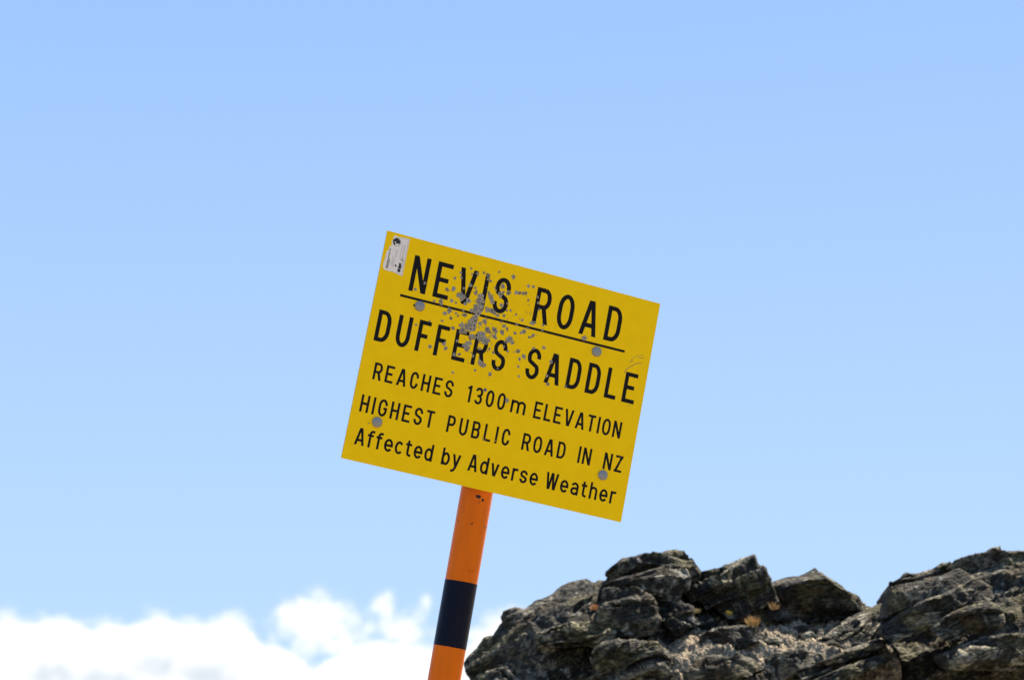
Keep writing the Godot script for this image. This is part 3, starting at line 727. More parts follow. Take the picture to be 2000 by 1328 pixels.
func build_sticker(root: Node, local: Transform3D) -> void:
	var outline := PackedVector2Array()
	var corners := [Vector2(-423.5, 334.0), Vector2(-411, 331.5), Vector2(-376.9, 334.8), Vector2(-378.1, 220.2), Vector2(-405, 225), Vector2(-433, 226.5), Vector2(-440.6, 230.5), Vector2(-442, 240), Vector2(-440.5, 275), Vector2(-438.5, 283), Vector2(-433, 287.5), Vector2(-436.5, 294), Vector2(-431, 299), Vector2(-427.5, 305), Vector2(-430.5, 312), Vector2(-427.5, 318), Vector2(-428.5, 326)]
	for k in corners.size():
		var a: Vector2 = corners[k]
		var b: Vector2 = corners[(k + 1) % corners.size()]
		var torn := 0.0 if k in [1, 2] else 1.0
		for i in 4:
			outline.append(a.lerp(b, i / 4.0) + Vector2(plain_noise.get_noise_2d(k * 9.1 + i * 3.0, 1.0), plain_noise.get_noise_2d(k * 7.7 + i * 3.0, 60.0)) * 1.4 * torn)
	var st := sheet()
	put_polygon(st, outline, 0.9)
	var paper := part("sticker", st.commit(), paint(Color(0.82, 0.73, 0.64), 0.6), root, local)
	paper.set_meta("label", "torn pale sticker printed with a globe and a motorbike")
	var grey := sheet()
	put_stroke(grey, path([Vector2(-379.5, 331.5), Vector2(-380.5, 223.5)]), 0.7, Vector2.ZERO, 1.1)
	put_stroke(grey, path([Vector2(-414, 328.5), Vector2(-379.5, 331.5)]), 0.7, Vector2.ZERO, 1.12)
	put_stroke(grey, path([Vector2(-380.5, 223.5), Vector2(-415, 227.5)]), 0.7, Vector2.ZERO, 1.14)
	# lines of small print, running up the sticker
	for q in [[-418.0, 244.0, 276.0], [-414.5, 238.0, 262.0], [-411.0, 240.0, 292.0], [-407.5, 270.0, 290.0], [-396.0, 268.0, 316.0], [-390.0, 264.0, 312.0], [-386.5, 262.0, 316.0]]:
		var y: float = q[1]
		while y < q[2]:
			var run := dice.randf_range(2.0, 6.0)
			put_stroke(grey, path([Vector2(q[0], y), Vector2(q[0] + 0.1, minf(y + run, q[2]))]), 0.9, Vector2.ZERO, 1.1)
			y += run + 1.4
	var print_ := part("small_print", grey.commit(), paint(Color(0.22, 0.19, 0.18), 0.7), paper)
	print_.set_meta("kind", "stuff")
	var black := paint(Color(0.015, 0.014, 0.016), 0.6)
	# globe: a disc with pale lands left open
	var globe := sheet()
	put_stroke(globe, arc(Vector2(-414.5, 315.0), 12.0, 12.0, 0, 360, 28), 1.0, Vector2.ZERO, 1.1)
	for blob in [[Vector2(-417, 321), 9.0, 5.5], [Vector2(-409, 317), 5.5, 6.5], [Vector2(-421.5, 308), 3.6, 4.6], [Vector2(-424, 316), 2.6, 5.0], [Vector2(-413, 314.5), 4.4, 4.4]]:
		var p := PackedVector2Array()
		for k in 16:
			var a := TAU * k / 16.0
			var q: Vector2 = blob[0] + Vector2(cos(a) * blob[1], sin(a) * blob[2]) * (1.0 + 0.3 * plain_noise.get_noise_2d(k * 2.3, blob[1] * 5.0))
			var from_middle: Vector2 = q - Vector2(-414.5, 315.0)
			p.append(Vector2(-414.5, 315.0) + from_middle.limit_length(11.8))
		put_polygon(globe, p, 1.14 + blob[1] * 0.01)
	part("globe_print", globe.commit(), black, paper)
	# motorbike with its lead curling up to a small round emblem
	var bike := sheet()
	put_polygon(bike, arc(Vector2(-391.5, 234.0), 5.2, 5.2, 0, 345, 18), 1.1)
	put_polygon(bike, arc(Vector2(-404.5, 246.0), 2.6, 3.4, 0, 345, 12), 1.1)
	put_polygon(bike, PackedVector2Array([Vector2(-394, 239), Vector2(-387, 240), Vector2(-386.5, 250), Vector2(-390, 253), Vector2(-395.5, 248)]), 1.14)
	put_polygon(bike, PackedVector2Array([Vector2(-396, 251), Vector2(-388.5, 249), Vector2(-388, 256), Vector2(-394, 257.5)]), 1.18)
	put_stroke(bike, path([Vector2(-404, 246), Vector2(-398, 243.5), Vector2(-393, 240)]), 1.3, Vector2.ZERO, 1.22)
	put_stroke(bike, path([Vector2(-387, 236), Vector2(-384.2, 252), Vector2(-384.2, 268)]), 0.8, Vector2.ZERO, 1.22)
	put_stroke(bike, arc(Vector2(-388.5, 268.0), 4.2, 4.4, 0, 360, 18), 0.8, Vector2.ZERO, 1.26)
	put_polygon(bike, arc(Vector2(-388.5, 268.0), 0.9, 0.9, 0, 345, 8), 1.26)
	part("motorbike_print", bike.commit(), black, paper)
	for q in [["Motorbike Worldtour 20", -428.5, 232.5, 58.0], ["Fred Klein", -423.5, 230.5, 30.0]]:
		var t := TextMesh.new()
		t.text = q[0]
		var f := SystemFont.new()
		f.font_names = PackedStringArray(["Droid Sans"])
		f.font_weight = 700
		t.font = f
		t.font_size = 32
		t.pixel_size = 0.00016
		t.depth = 0.0002
		t.horizontal_alignment = HORIZONTAL_ALIGNMENT_LEFT
		t.vertical_alignment = VERTICAL_ALIGNMENT_BOTTOM
		var long: float = t.get_aabb().size.x
		var k: float = q[3] * 0.001 / maxf(long, 0.001)
		part("name_print", t, black, paper, Transform3D(Basis(Vector3.BACK, PI / 2 - 0.03).scaled(Vector3(k, k, 1)), Vector3(q[1] * 0.001, q[2] * 0.001, 0.0013)))


# ---------------------------------------------------------------- rocks
func hit_outline(poly: Array, c: Vector2, dir: Vector2) -> float:
	var best := 0.05
	for k in poly.size():
		var a: Vector2 = poly[k] - c
		var b: Vector2 = poly[(k + 1) % poly.size()] - c
		var e := b - a
		var den := dir.cross(e)
		if absf(den) < 1e-9:
			continue
		var r := a.cross(e) / den
		var s := a.cross(dir) / den
		if r > 0.0 and s >= -0.0001 and s <= 1.0001:
			best = maxf(best, r)
	return best


# shape: [depth, height of that depth, lean, middle, outline]; look: front and back thickness, roundness, grain direction and strength, colours
func rock_mesh(shape: Array, look: Dictionary, origin: Vector3) -> ArrayMesh:
	var d0: float = shape[0]
	var y0: float = shape[1]
	var lean: float = shape[2]
	var c: Vector2 = shape[3]
	var poly: Array = shape[4]
	var front: float = look.get("front", 0.4)
	var back: float = look.get("back", 0.6)
	var round_: float = look.get("round", 2.6)
	var tilt := deg_to_rad(look.get("tilt", 20.0))
	var dip := deg_to_rad(look.get("dip", -14.0))
	var rough: float = look.get("rough", 1.0)
	var terr: float = look.get("terrace", 0.95)
	var tall: float = look.get("layer", 0.2)
	var warp: float = look.get("warp", 0.12)
	var step: float = look.get("step", 0.018)
	var grain := Vector3(-sin(tilt) * cos(dip), cos(tilt) * cos(dip), sin(dip))
	var length := 0.0
	for k in poly.size():
		length += poly[k].distance_to(poly[(k + 1) % poly.size()])
	var around := clampi(int(length / step), 72, 760)
	var reach := PackedFloat32Array()
	var most := 0.0
	for k in around:
		var a := TAU * k / around
		reach.append(hit_outline(poly, c, Vector2(cos(a), sin(a))))
		most = maxf(most, reach[k])
	var rings := clampi(int(most / step * 0.8), 22, 150)
	var rear := clampi(rings / 5, 8, 20)
	var v := PackedVector3Array()
	v.append(Vector3(c.x, c.y, -(d0 + lean * (c.y - y0)) + front))
	for i in rings + rear:
		var s := 0.0
		var z := 0.0
		if i < rings:
			s = (i + 1.0) / rings
			s = 1.0 - pow(1.0 - s, 1.25)
			z = front * pow(1.0 - pow(s, round_), 1.0 / round_)
		else:
			s = 1.0 - (i - rings + 1.0) / (rear + 1.0)
			z = -back * pow(1.0 - pow(s, 3.0), 1.0 / 3.0)
		for k in around:
			var a := TAU * k / around
			var x := c.x + cos(a) * reach[k] * s
			var y := c.y + sin(a) * reach[k] * s
			v.append(Vector3(x, y, -(d0 + lean * (y - y0)) + z))
	v.append(Vector3(c.x, c.y, -(d0 + lean * (c.y - y0)) - back))
	var index := PackedInt32Array()
	for k in around:
		index.append_array([0, 1 + (k + 1) % around, 1 + k])
	for i in rings + rear - 1:
		for k in around:
			var a := 1 + i * around + k
			var b := 1 + i * around + (k + 1) % around
			index.append_array([a, b, a + around, b, b + around, a + around])
	var last := v.size() - 1
	var ring0 := last - around
	for k in around:
		index.append_array([last, ring0 + k, ring0 + (k + 1) % around])
	# fracture planes: the stone breaks along its beds and across them, leaving flat faces and edges
	var chance := RandomNumberGenerator.new()
	chance.seed = 900 + int(absf(c.x * 131.0 + c.y * 57.0 + d0 * 11.0))
	var half := Vector2(0.01, 0.01)
	for q in poly:
		half = half.max((q - c).abs())
	var middle := Vector3(c.x, c.y, -d0 - lean * (c.y - y0))
	var faces_: int = look.get("faces", 12)
	for k in faces_:
		var turn := chance.randf_range(0, TAU)
		var aside := chance.randf_range(0.25, 1.25)
		var dir := Vector3(cos(turn) * aside, sin(turn) * aside * 0.9 + 0.15, 1.0)
		if k % 3 == 0:      # bedding faces
			dir = grain + Vector3(chance.randf_range(-0.15, 0.15), 0, chance.randf_range(0.35, 0.9))
		dir = Vector3(dir.x / half.x, dir.y / half.y, dir.z / front).normalized() if k % 3 else dir.normalized()
		var support := Vector3(dir.x * half.x * 0.85, dir.y * half.y * 0.85, dir.z * front).length()
		var limit := support * chance.randf_range(0.62, 0.9)
		for i in v.size():
			var over := (v[i] - middle).dot(dir) - limit
			if over > 0.0 and v[i].z > -(d0 + lean * (v[i].y - y0)) + front * 0.06:
				var z0 := -(d0 + lean * (v[i].y - y0)) + front * 0.03
				v[i].z = maxf(z0, v[i].z - over / maxf(dir.z, 0.3))
	var n := smooth_normals(v, index)
	var colors := PackedColorArray()
	colors.resize(v.size())
	var dark: Color = look.get("dark", Color(0.050, 0.0475, 0.039))
	var pale: Color = look.get("pale", Color(0.37, 0.335, 0.255))
	var brown: Color = look.get("brown", Color(0.088, 0.064, 0.034))
	var shift: float = look.get("shift", 0.0)
	for k in v.size():
		var p := v[k]
		var edge := absf(n[k].z)
		var body := smoothstep(0.0, 0.5, edge)       # keep the silhouette where it was drawn
		var s := p.dot(grain) + shift + low.get_noise_3dv(p) * warp + mid.get_noise_3dv(p) * 0.014
		var bed := tall
		var f := s / bed
		var layer := floorf(f)
		f -= layer
		var push := mid.get_noise_3dv(p * 0.22 + grain * (layer * 7.3 + shift))
		var step_up := (smoothstep(0.62, 0.98, f) - f) * bed * terr
		var f2 := s / (bed * 0.31)
		var layer2 := floorf(f2)
		f2 -= layer2
		var push2 := mid.get_noise_3dv(p * 0.35 + grain * (layer2 * 5.1 + shift))
		step_up += (smoothstep(0.5, 0.95, f2) - f2) * bed * 0.31 * terr * 0.8
		p += grain * step_up * rough * lerpf(0.2, 1.0, body)
		var crack := exp(-pow((f - 0.03) / 0.06, 2.0)) * smoothstep(-0.3, 0.25, mid.get_noise_3dv(p * 0.6))
		var joint := 1.0 - smoothstep(0.0, 0.08, cell.get_noise_3dv(p + grain * low.get_noise_3dv(p * 1.7) * 0.2) + 1.0)
		var rub := fine.get_noise_3dv(p)
		var rid := ridge.get_noise_3dv(p)
		var grit := fine.get_noise_3dv(p * 2.7 + Vector3(17, 0, 0))
		var out := push * 0.075 + push2 * 0.05 - crack * 0.10 - joint * 0.03 + rub * 0.032 + grit * 0.022 + (rid - 0.2) * 0.02
		v[k] = p + n[k] * out * rough * lerpf(0.28, 1.0, body) - origin
		# weathering: dark schist, grey lichen, brown stain, pale quartz
		var l1 := lichen.get_noise_3dv(p)
		var l2 := lichen.get_noise_3dv(p * 3.1 + Vector3(9, 4, 2))
		var l3 := fine.get_noise_3dv(p * 2.3 + Vector3(90, 0, 0))
		var col := dark.lerp(pale, clampf(smoothstep(-0.02, 0.40, l1 * 0.7 + l2 * 0.6 + push2 * 0.6 + l3 * 0.45) * look.get("pale_share", 0.52), 0.0, 1.0))
		col = col.lerp(brown, smoothstep(0.15, 0.6, low.get_noise_3dv(p * 2.6 + Vector3(0, 70, 0)) + l2 * 0.4) * look.get("brown_share", 0.45))
		col = col.lerp(Color(0.21, 0.185, 0.075), 0.32 * smoothstep(0.18, 0.5, mid.get_noise_3dv(p * 0.55 + Vector3(0, 0, 61)) + l2 * 0.5))
		col = col.lerp(Color(0.46, 0.45, 0.42), smoothstep(0.42, 0.62, l2 * 0.8 + lichen.get_noise_3dv(p * 1.3 + Vector3(33, 5, 0)) * 0.6) * 0.8)
		colors[k] = col * (1.0 + 0.35 * l3 + 0.2 * rub)
	var unturn := bedding(look).inverse()
	for k in v.size():
		v[k] = unturn * v[k]
	return array_mesh(v, index, colors)


# a rock's own axes lie along its bedding, so that the streaks of its stone do too
func bedding(look: Dictionary) -> Basis:
	return Basis(Vector3.BACK, deg_to_rad(look.get("tilt", 20.0)))


func rock_base(shape: Array) -> Vector3:
	var lowest := 99.0
	for q in shape[4]:
		lowest = minf(lowest, q.y)
	return Vector3(shape[3].x, lowest, -shape[0])


var stone_skin: StandardMaterial3D


func rock(called: String, shape: Array, look: Dictionary, label: String, category: String) -> Node3D:
	var at := rock_base(shape)
	var o := MeshInstance3D.new()
	o.name = numbered(called)
	o.mesh = rock_mesh(shape, look, at)
	o.material_override = stone_skin
	add_child(o)
	o.transform = Transform3D(bedding(look), at)
	tag(o, label, category)
	return o


func outcrop(label: String, pieces: Array) -> void:
	# bedrock: one thing whose blocks and ledges are its parts
	var at := rock_base(pieces[0][1])
	var root := base("rock_outcrop", at)
	tag(root, label, "rock outcrop")
	for q in pieces:
		part(q[0], rock_mesh(q[1], q[2], at), stone_skin, root, Transform3D(bedding(q[2]), Vector3.ZERO))


func build_rocks() -> void:
	stone_skin = tinted(0.88)
	stone_skin.metallic_specular = 0.3
	var speckle := FastNoiseLite.new()
	noise(speckle, 61, 0.022, 5)
	speckle.fractal_gain = 0.62
	var tones := Gradient.new()
	tones.offsets = PackedFloat32Array([0.0, 0.38, 0.48, 0.56, 0.64, 1.0])
	tones.colors = PackedColorArray([Color(0.36, 0.36, 0.34), Color(0.46, 0.46, 0.43), Color(0.66, 0.66, 0.62), Color(0.9, 0.9, 0.86), Color(1, 1, 1), Color(1, 1, 1)])
	var grain_map := NoiseTexture2D.new()
	grain_map.width = 1024
	grain_map.height = 1024
	grain_map.seamless = true
	grain_map.noise = speckle
	grain_map.color_ramp = tones
	stone_skin.albedo_texture = grain_map
	var pits := NoiseTexture2D.new()
	pits.width = 1024
	pits.height = 1024
	pits.seamless = true
	var pit := FastNoiseLite.new()
	noise(pit, 62, 0.03, 5)
	pits.noise = pit
	stone_skin.heightmap_enabled = true
	stone_skin.heightmap_texture = pits
	stone_skin.heightmap_scale = 5.0
	stone_skin.uv1_triplanar = true
	stone_skin.uv1_scale = Vector3(0.42, 1.25, 0.6)
	outcrop("dark lichen-covered schist outcrop rising to the right behind the orange pole", [
		["bedrock", LEFT_OUTCROP, {"front": 1.0, "back": 2.0, "round": 2.1, "tilt": 34.0, "dip": 18.0, "layer": 0.15, "step": 0.018, "warp": 0.16, "rough": 0.72}],
		["bedrock", BACK_WALL, {"front": 0.3, "back": 2.0, "shift": 2.0, "tilt": 20.0}],
		["bedrock", GULLY_BASE, {"front": 0.7, "back": 1.6, "round": 2.2, "shift": 57.0, "tilt": 16.0, "step": 0.024}],
		["rock_block", DARK_BLOCK, {"front": 0.13, "back": 0.8, "round": 2.0, "shift": 5.0, "pale_share": 0.4, "layer": 0.3, "tilt": 8.0, "rough": 0.8, "terrace": 0.4}],
		["rock_ledge", PALE_BAND, {"front": 0.11, "back": 0.9, "shift": 9.0, "pale_share": 0.95, "layer": 0.13, "tilt": 4.0}],
		["rock_block", LOWER_BLOCK, {"front": 0.16, "back": 0.9, "round": 2.0, "shift": 11.0, "pale_share": 0.7, "tilt": 10.0, "layer": 0.12, "rough": 0.8, "warp": 0.2}]]) 
	outcrop("tall layered schist outcrop at the right, beds sloping down to the gully", [
		["bedrock", RIGHT_OUTCROP, {"front": 1.0, "back": 2.4, "round": 2.1, "tilt": 23.0, "dip": 14.0, "layer": 0.20, "step": 0.019, "shift": 20.0, "brown_share": 0.9, "warp": 0.12, "rough": 0.75}],
		["rock_ledge", RIGHT_SLAB, {"front": 0.22, "back": 1.0, "round": 2.0, "shift": 22.0, "tilt": 22.0, "layer": 0.3, "rough": 0.6}],
		["rock_ledge", RIGHT_LEDGE, {"front": 0.36, "back": 1.0, "shift": 24.0, "tilt": 22.0, "layer": 0.16, "pale_share": 0.8, "rough": 0.65}],
		["rock_ledge", RIGHT_LEDGE2, {"front": 0.32, "back": 1.1, "shift": 26.0, "tilt": 20.0, "layer": 0.17, "brown_share": 1.0, "rough": 0.65}],
		["rock_ledge", RIGHT_LEDGE3, {"front": 0.3, "back": 1.2, "shift": 28.0, "tilt": 14.0, "layer": 0.18, "pale_share": 0.95, "rough": 0.7}]])
	rock("rock_slab", CAP_SLAB, {"front": 0.42, "back": 0.6, "round": 3.0, "tilt": 14.0, "layer": 0.17, "shift": 33.0, "step": 0.015, "rough": 0.75, "pale_share": 0.5}, "long flat rock slab capping the left outcrop, resting on a paler slab", "rock")
	rock("rock_slab", UNDER_SLAB, {"front": 0.55, "back": 0.9, "round": 2.2, "tilt": 15.0, "layer": 0.2, "shift": 35.0, "step": 0.015, "rough": 0.75, "pale_share": 1.0, "pale": Color(0.40, 0.39, 0.33)}, "pale grey wedge-shaped slab lying under the dark cap slab", "rock")
	rock("stone", SLAB_CHIP, {"front": 0.12, "back": 0.2, "shift": 37.0, "step": 0.012, "rough": 0.4}, "small stone poking out under the right end of the cap slab", "stone")
	rock("rock_block", RIDGE_BLOCK, {"front": 0.5, "back": 1.0, "round": 2.4, "tilt": 24.0, "layer": 0.19, "shift": 39.0, "step": 0.016, "pale_share": 0.8}, "layered block with a stepped peak beside the cap slab", "rock")
	rock("boulder", PEAK_BOULDER, {"front": 0.75, "back": 0.9, "round": 1.08, "tilt": 12.0, "layer": 0.4, "shift": 41.0, "step": 0.016, "rough": 0.4, "terrace": 0.3, "pale_share": 0.5, "pale": Color(0.34, 0.30, 0.235)}, "pointed boulder with a smooth sunlit right slope on the ridge", "boulder")
	rock("rock_ledge", STRATA_LEDGE, {"front": 0.35, "back": 1.2, "tilt": 26.0, "dip": 25.0, "layer": 0.13, "shift": 43.0, "pale_share": 0.9, "rough": 0.7, "warp": 0.05, "terrace": 1.2}, "thinly bedded ledge slanting up from the gully to the right outcrop", "rock")
	rock("rock_ledge", STRATA_LEDGE2, {"front": 0.35, "back": 1.4, "tilt": 25.0, "dip": 30.0, "layer": 0.14, "shift": 45.0, "pale_share": 1.0, "brown_share": 0.3, "rough": 0.7, "warp": 0.04, "terrace": 1.2}, "lower pale bedded ledge under the slanting one beside the right outcrop", "rock")
	rock("rock_slab", STRATA_STRIP, {"front": 0.28, "back": 0.7, "tilt": 24.0, "layer": 0.09, "shift": 71.0, "pale_share": 1.0, "brown_share": 0.2, "rough": 0.5, "step": 0.015}, "upper of two thin pale beds slanting along the lower ledge", "rock")
	rock("rock_slab", STRATA_STRIP2, {"front": 0.3, "back": 0.8, "tilt": 22.0, "layer": 0.1, "shift": 73.0, "pale_share": 0.9, "rough": 0.5, "step": 0.015}, "lower of two thin pale beds at the foot of the lower ledge", "rock")
	rock("boulder", GULLY_ROCK, {"front": 0.35, "back": 0.7, "tilt": 10.0, "shift": 47.0, "step": 0.018}, "dark flat-topped boulder in the gully below the tuft of dry grass", "boulder")
	rock("boulder", GULLY_ROCK2, {"front": 0.35, "back": 0.8, "tilt": 8.0, "shift": 49.0, "step": 0.018}, "dark rounded boulder at the foot of the gully by the bedded ledges", "boulder")
	rock("boulder", GULLY_ROCK3, {"front": 0.4, "back": 0.9, "tilt": 15.0, "shift": 51.0, "step": 0.02, "brown_share": 0.8}, "broad dark boulder low in the gully beside the left outcrop", "boulder")
	rock("boulder", GULLY_ROCK4, {"front": 0.25, "back": 0.5, "tilt": 30.0, "shift": 53.0, "step": 0.015}, "small angular boulder in the shadow under the pale wedge slab", "boulder")
	rock("boulder", GULLY_ROCK5, {"front": 0.2, "back": 0.5, "tilt": 5.0, "shift": 55.0, "step": 0.015, "pale_share": 1.0}, "low flat stone lying below the pointed boulder", "stone")


func build_gully() -> void:
	# bare pale soil on the slope between the outcrops
	var v := PackedVector3Array()
	var c := PackedColorArray()
	var index := PackedInt32Array()
	var nx := 220
	var ny := 240
	for j in ny + 1:
		for i in nx + 1:
			var x := lerpf(1.55, 4.05, float(i) / nx)
			var t := float(j) / ny
			var z := lerpf(-21.8, -25.6, t)
			var y := 2.37 + (-23.4 - z) * (0.30 if z < -23.4 else 1.3) - 0.05 * pow(absf(x - 2.6), 1.5)
			var p := Vector3(x, y, z)
			y += 0.07 * mid.get_noise_3dv(p * 0.8) + 0.10 * fine.get_noise_3dv(p * 1.2) + 0.03 * fine.get_noise_3dv(p * 4.0)
			v.append(Vector3(x, y, z))
			var k := smoothstep(-0.15, 0.35, lichen.get_noise_3dv(p * 1.6) + 0.5 * fine.get_noise_3dv(p * 2.0))
			c.append(Color(0.50, 0.40, 0.275).lerp(Color(0.17, 0.14, 0.10), k * 0.65))
	for j in ny:
		for i in nx:
			var a := j * (nx + 1) + i
			index.append_array([a, a + nx + 1, a + 1, a + 1, a + nx + 1, a + nx + 2])
	var soil := tinted(0.95)
	soil.albedo_texture = stone_skin.albedo_texture
	soil.uv1_triplanar = true
	soil.uv1_world_triplanar = true
	soil.uv1_scale = Vector3(1.1, 1.1, 1.1)
	soil.heightmap_enabled = true
	soil.heightmap_texture = stone_skin.heightmap_texture
	soil.heightmap_scale = 3.0
	var o := part("dirt_slope", array_mesh(v, index, c), soil, self)
	o.set_meta("kind", "structure")
	o.set_meta("label", "bare pale soil on the slope between the two outcrops")
	o.set_meta("category", "ground")


func gully_height(x: float, z: float) -> float:
	return 2.37 + (-23.4 - z) * (0.30 if z < -23.4 else 1.3) - 0.05 * pow(absf(x - 2.6), 1.5)


func build_stones() -> void:
	var kinds := []
	for k in 4:
		var ring := []
		for i in 11:
			var a := TAU * i / 11.0
			ring.append(Vector2(cos(a) * 0.13, sin(a) * 0.085) * dice.randf_range(0.8, 1.15))
		kinds.append(rock_mesh([0.0, 0.0, 0.0, Vector2.ZERO, ring], {"front": 0.09, "back": 0.09, "round": 2.3, "layer": 0.07, "step": 0.010, "rough": 0.30, "shift": 60.0 + k * 2.0, "pale_share": 0.9}, Vector3.ZERO))
	for k in 14:
		var o := MeshInstance3D.new()
		o.name = numbered("stone")
		o.mesh = kinds[k % 4]
		o.material_override = stone_skin
		add_child(o)
		var x := dice.randf_range(1.65, 3.75)
		var z := dice.randf_range(-24.9, -23.0)
		o.position = Vector3(x, gully_height(x, z) + 0.02, z)
		o.rotation = Vector3(dice.randf_range(-0.3, 0.3), dice.randf_range(0, TAU), dice.randf_range(-0.2, 0.4))
		o.scale = Vector3.ONE * dice.randf_range(0.55, 1.5)
		tag(o, "grey schist stone lying on the pale soil of the gully between the outcrops", "stone", "stones on the gully soil")


func build_tufts() -> void:
	for q in [[Vector3(2.54, 2.65, -23.55), 0.13, 170, Color(0.45, 0.29, 0.115), "spreading tuft of dry orange grass above the dark gully boulder"],
			[Vector3(2.86, 2.86, -24.25), 0.10, 60, Color(0.34, 0.215, 0.085), "upright tuft of dry grass in the cleft left of the pointed boulder"],
			[Vector3(0.85, 2.79, -23.0), 0.075, 70, Color(0.38, 0.17, 0.065), "small rust-orange plant in a crevice of the left outcrop"],
			[Vector3(2.33, 2.78, -23.9), 0.06, 110, Color(0.27, 0.225, 0.05), "low yellow-green moss cushion on the gully soil"],
			[Vector3(1.98, 2.80, -23.8), 0.06, 80, Color(0.34, 0.27, 0.12), "straw-coloured plant under the stepped peak block"]]:
		var v := PackedVector3Array()
		var c := PackedColorArray()
		var index := PackedInt32Array()
		for k in q[2]:
			var a := dice.randf_range(0, TAU)
			var out := dice.randf_range(0.1, 1.1)
			var h: float = q[1] * dice.randf_range(0.5, 1.1)
			var foot: Vector3 = Vector3(cos(a), 0, sin(a)) * q[1] * dice.randf_range(0.0, 0.45)
			var tip: Vector3 = foot + Vector3(cos(a) * out, 1.0, sin(a) * out).normalized() * h + Vector3(0, -0.25 * out * h, 0)
			var bend: Vector3 = (foot + tip) * 0.5 + Vector3(0, 0.18 * h, 0)
			var side := Vector3(-sin(a), 0, cos(a)).rotated(Vector3.UP, dice.randf_range(-0.8, 0.8)) * 0.004
			var first := v.size()
			v.append_array([foot - side, foot + side, bend - side * 0.8, bend + side * 0.8, tip])
			var tone: Color = q[3] * dice.randf_range(0.55, 1.25)
			for i in 5:
				c.append(tone)
			index.append_array([first, first + 2, first + 1, first + 1, first + 2, first + 3, first + 2, first + 4, first + 3])
		var m := tinted(0.8)
		m.cull_mode = BaseMaterial3D.CULL_DISABLED
		m.backlight_enabled = true
		m.backlight = Color(0.5, 0.5, 0.5)
		var o := MeshInstance3D.new()
		o.name = numbered("moss_cushion" if "moss" in q[4] else "small_plant" if "plant" in q[4] else "grass_tuft")
		o.mesh = array_mesh(v, index, c)
		o.material_override = m
		add_child(o)
		o.position = q[0]
		tag(o, q[4], "plant")


# ---------------------------------------------------------------- ground
func ground_height(x: float, z: float) -> float:
	var r := Vector2(x, z + 12.0).length()
	var drop := pow(maxf(r - 25.0, 0.0), 1.15) * 0.09
	var hills := smoothstep(500.0, 2500.0, r) * (minf(drop, 90.0) + r * (0.006 + 0.0035 * plain_noise.get_noise_2d(x * 0.0007, z * 0.0007)))
	return hills - minf(drop, 90.0) + low.get_noise_2d(x * 0.3, z * 0.3) * minf(r * 0.02, 1.2) + mid.get_noise_2d(x * 0.21, z * 0.21) * 0.05 + fine.get_noise_2d(x * 0.3, z * 0.3) * 0.03 - 0.02


func build_ground() -> void:
	var v := PackedVector3Array()
	var c := PackedColorArray()
	var index := PackedInt32Array()
	var around := 160
	var rings := 110
	for i in rings + 1:
		var r := 0.05 * i + 5000.0 * pow(float(i) / rings, 6.0)
		r = 0.25 * i if i < 60 else 15.0 * pow(1.13, i - 60)
		for k in around:
			var a := TAU * k / around
			var x := cos(a) * r
			var z := sin(a) * r - 12.0
			v.append(Vector3(x, ground_height(x, z), z))
			var n := 0.5 + 0.5 * mid.get_noise_2d(x * 0.35, z * 0.35)
			c.append(Color(0.30, 0.27, 0.215).lerp(Color(0.19, 0.165, 0.085), smoothstep(0.35, 0.6, n + 0.25 * fine.get_noise_2d(x * 0.2, z * 0.2))))
	for i in rings:
		for k in around:
			var a := i * around + k
			var b := i * around + (k + 1) % around
			index.append_array([a, b, a + around, b, b + around, a + around])
	var m := tinted(0.95)
	var grit := NoiseTexture2D.new()
	grit.width = 512
	grit.height = 512
	grit.seamless = true
	var g := FastNoiseLite.new()
	noise(g, 77, 0.05, 5)
	grit.noise = g
	m.heightmap_enabled = true
	m.heightmap_texture = grit
	m.heightmap_scale = 3.0
	m.uv1_triplanar = true
	m.uv1_scale = Vector3(0.6, 0.6, 0.6)
	var o := part("ground", array_mesh(v, index, c), m, self)
	o.set_meta("kind", "structure")
	o.set_meta("label", "stony ground with dry tussock grass around the sign and outcrops")
	o.set_meta("category", "ground")


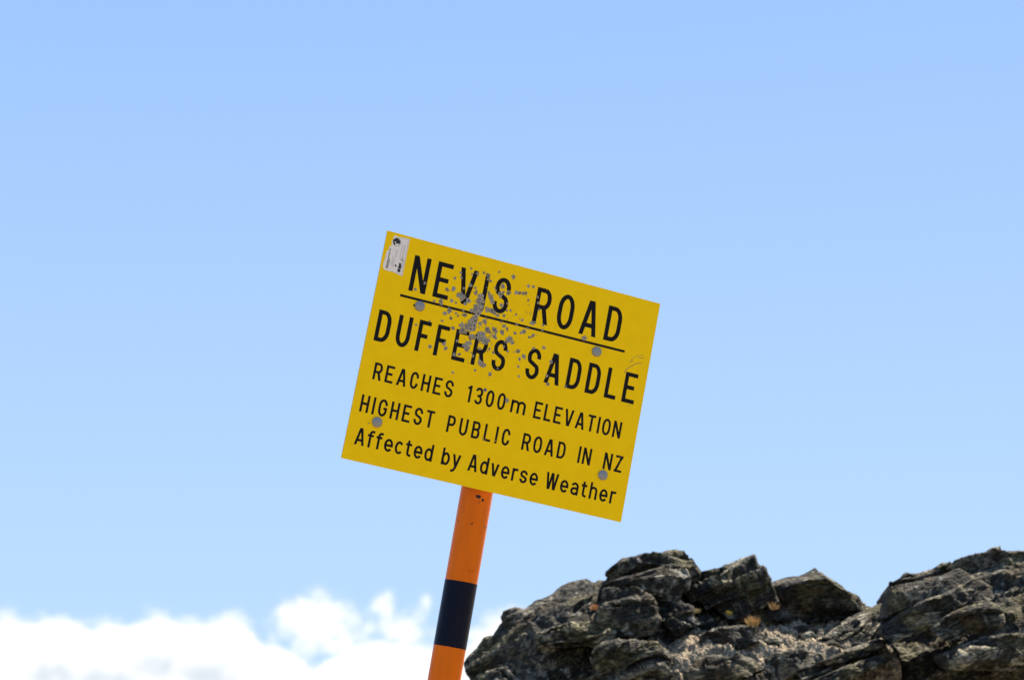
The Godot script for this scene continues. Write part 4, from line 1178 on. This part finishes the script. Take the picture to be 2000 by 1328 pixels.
func build_tussock() -> void:
	# dry tussock grass over the saddle, too many clumps to count
	var v := PackedVector3Array()
	var c := PackedColorArray()
	var index := PackedInt32Array()
	for k in 70:
		var a := dice.randf_range(0, TAU)
		var out := dice.randf_range(0.1, 0.9)
		var h := 0.3 * dice.randf_range(0.5, 1.1)
		var foot := Vector3(cos(a), 0, sin(a)) * dice.randf_range(0.0, 0.07)
		var tip := foot + Vector3(cos(a) * out, 1.0, sin(a) * out).normalized() * h
		var side := Vector3(-sin(a), 0, cos(a)) * 0.004
		var first := v.size()
		v.append_array([foot - side, foot + side, (foot + tip) * 0.5 + Vector3(0, 0.04, 0) - side, (foot + tip) * 0.5 + Vector3(0, 0.04, 0) + side, tip])
		for i in 5:
			c.append(Color(0.30, 0.22, 0.085) * dice.randf_range(0.6, 1.2))
		index.append_array([first, first + 2, first + 1, first + 1, first + 2, first + 3, first + 2, first + 4, first + 3])
	var mm := MultiMesh.new()
	mm.transform_format = MultiMesh.TRANSFORM_3D
	mm.mesh = array_mesh(v, index, c)
	var spots: Array[Transform3D] = []
	for k in 9000:
		var r := 1.6 + 55.0 * pow(dice.randf(), 0.8)
		var a := dice.randf_range(0, TAU)
		var x := cos(a) * r
		var z := sin(a) * r - 6.0
		if mid.get_noise_2d(x * 0.35, z * 0.35) < -0.1 or Vector2(x, z).length() < 1.2 or Vector2(x + 0.4, z + 6.5).length() < 0.5:
			continue
		if x > -1.6 and x < 9.0 and z < -20.0 and z > -28.5:
			continue
		spots.append(Transform3D(Basis(Vector3.UP, dice.randf_range(0, TAU)).scaled(Vector3.ONE * dice.randf_range(0.5, 1.2)), Vector3(x, ground_height(x, z) - 0.01, z)))
	mm.instance_count = spots.size()
	for k in spots.size():
		mm.set_instance_transform(k, spots[k])
	var o := MultiMeshInstance3D.new()
	o.name = "tussock_grass"
	o.multimesh = mm
	var m := tinted(0.85)
	m.cull_mode = BaseMaterial3D.CULL_DISABLED
	o.material_override = m
	add_child(o)
	tag(o, "dry tussock grass scattered over the stony saddle", "grass")
	o.set_meta("kind", "stuff")


func _ready() -> void:
	dice.seed = 20
	noise(low, 1, 0.9)
	noise(mid, 2, 3.2)
	noise(fine, 3, 5.0, 5)
	noise(ridge, 4, 2.6, 4)
	ridge.fractal_type = FastNoiseLite.FRACTAL_RIDGED
	noise(cell, 5, 1.15, 1, FastNoiseLite.TYPE_CELLULAR)
	cell.cellular_return_type = FastNoiseLite.RETURN_DISTANCE2_SUB
	noise(plain_noise, 6, 1.0)
	noise(lichen, 7, 2.7, 5)

	var camera := Camera3D.new()
	camera.name = "camera"
	add_child(camera)
	camera.position = Vector3(0, 1.6, 0)
	camera.rotation_degrees = Vector3(9.9, 0, 0)
	var optics := CameraAttributesPhysical.new()
	optics.frustum_focus_distance = 6.6
	optics.frustum_near = 0.05
	optics.frustum_far = 9000.0
	optics.frustum_focal_length = 78.5
	optics.exposure_aperture = 10.5
	camera.attributes = optics
	camera.fov = 17.4308
	camera.near = 0.05
	camera.far = 9000.0

	var env := Environment.new()
	env.background_mode = Environment.BG_SKY
	env.sky = Sky.new()
	env.sky.sky_material = make_sky()
	env.tonemap_mode = Environment.TONE_MAPPER_LINEAR
	env.tonemap_exposure = EXPOSURE
	env.sdfgi_enabled = true
	env.ssao_enabled = true
	env.ssil_enabled = true
	var around := WorldEnvironment.new()
	around.name = "surroundings"
	around.environment = env
	add_child(around)

	var sun := DirectionalLight3D.new()
	sun.name = "sun"
	sun.light_energy = 1.6
	sun.light_color = Color(1.0, 0.955, 0.89)
	sun.light_angular_distance = 0.53
	sun.shadow_enabled = true
	add_child(sun)
	sun.look_at_from_position(Vector3.ZERO, -direction(sun_azimuth, sun_height))

	build_ground()
	build_tussock()
	build_rocks()
	build_gully()
	build_stones()
	build_sign()
	build_tufts()
	print("fov ", camera.fov, " ms ", Time.get_ticks_msec())
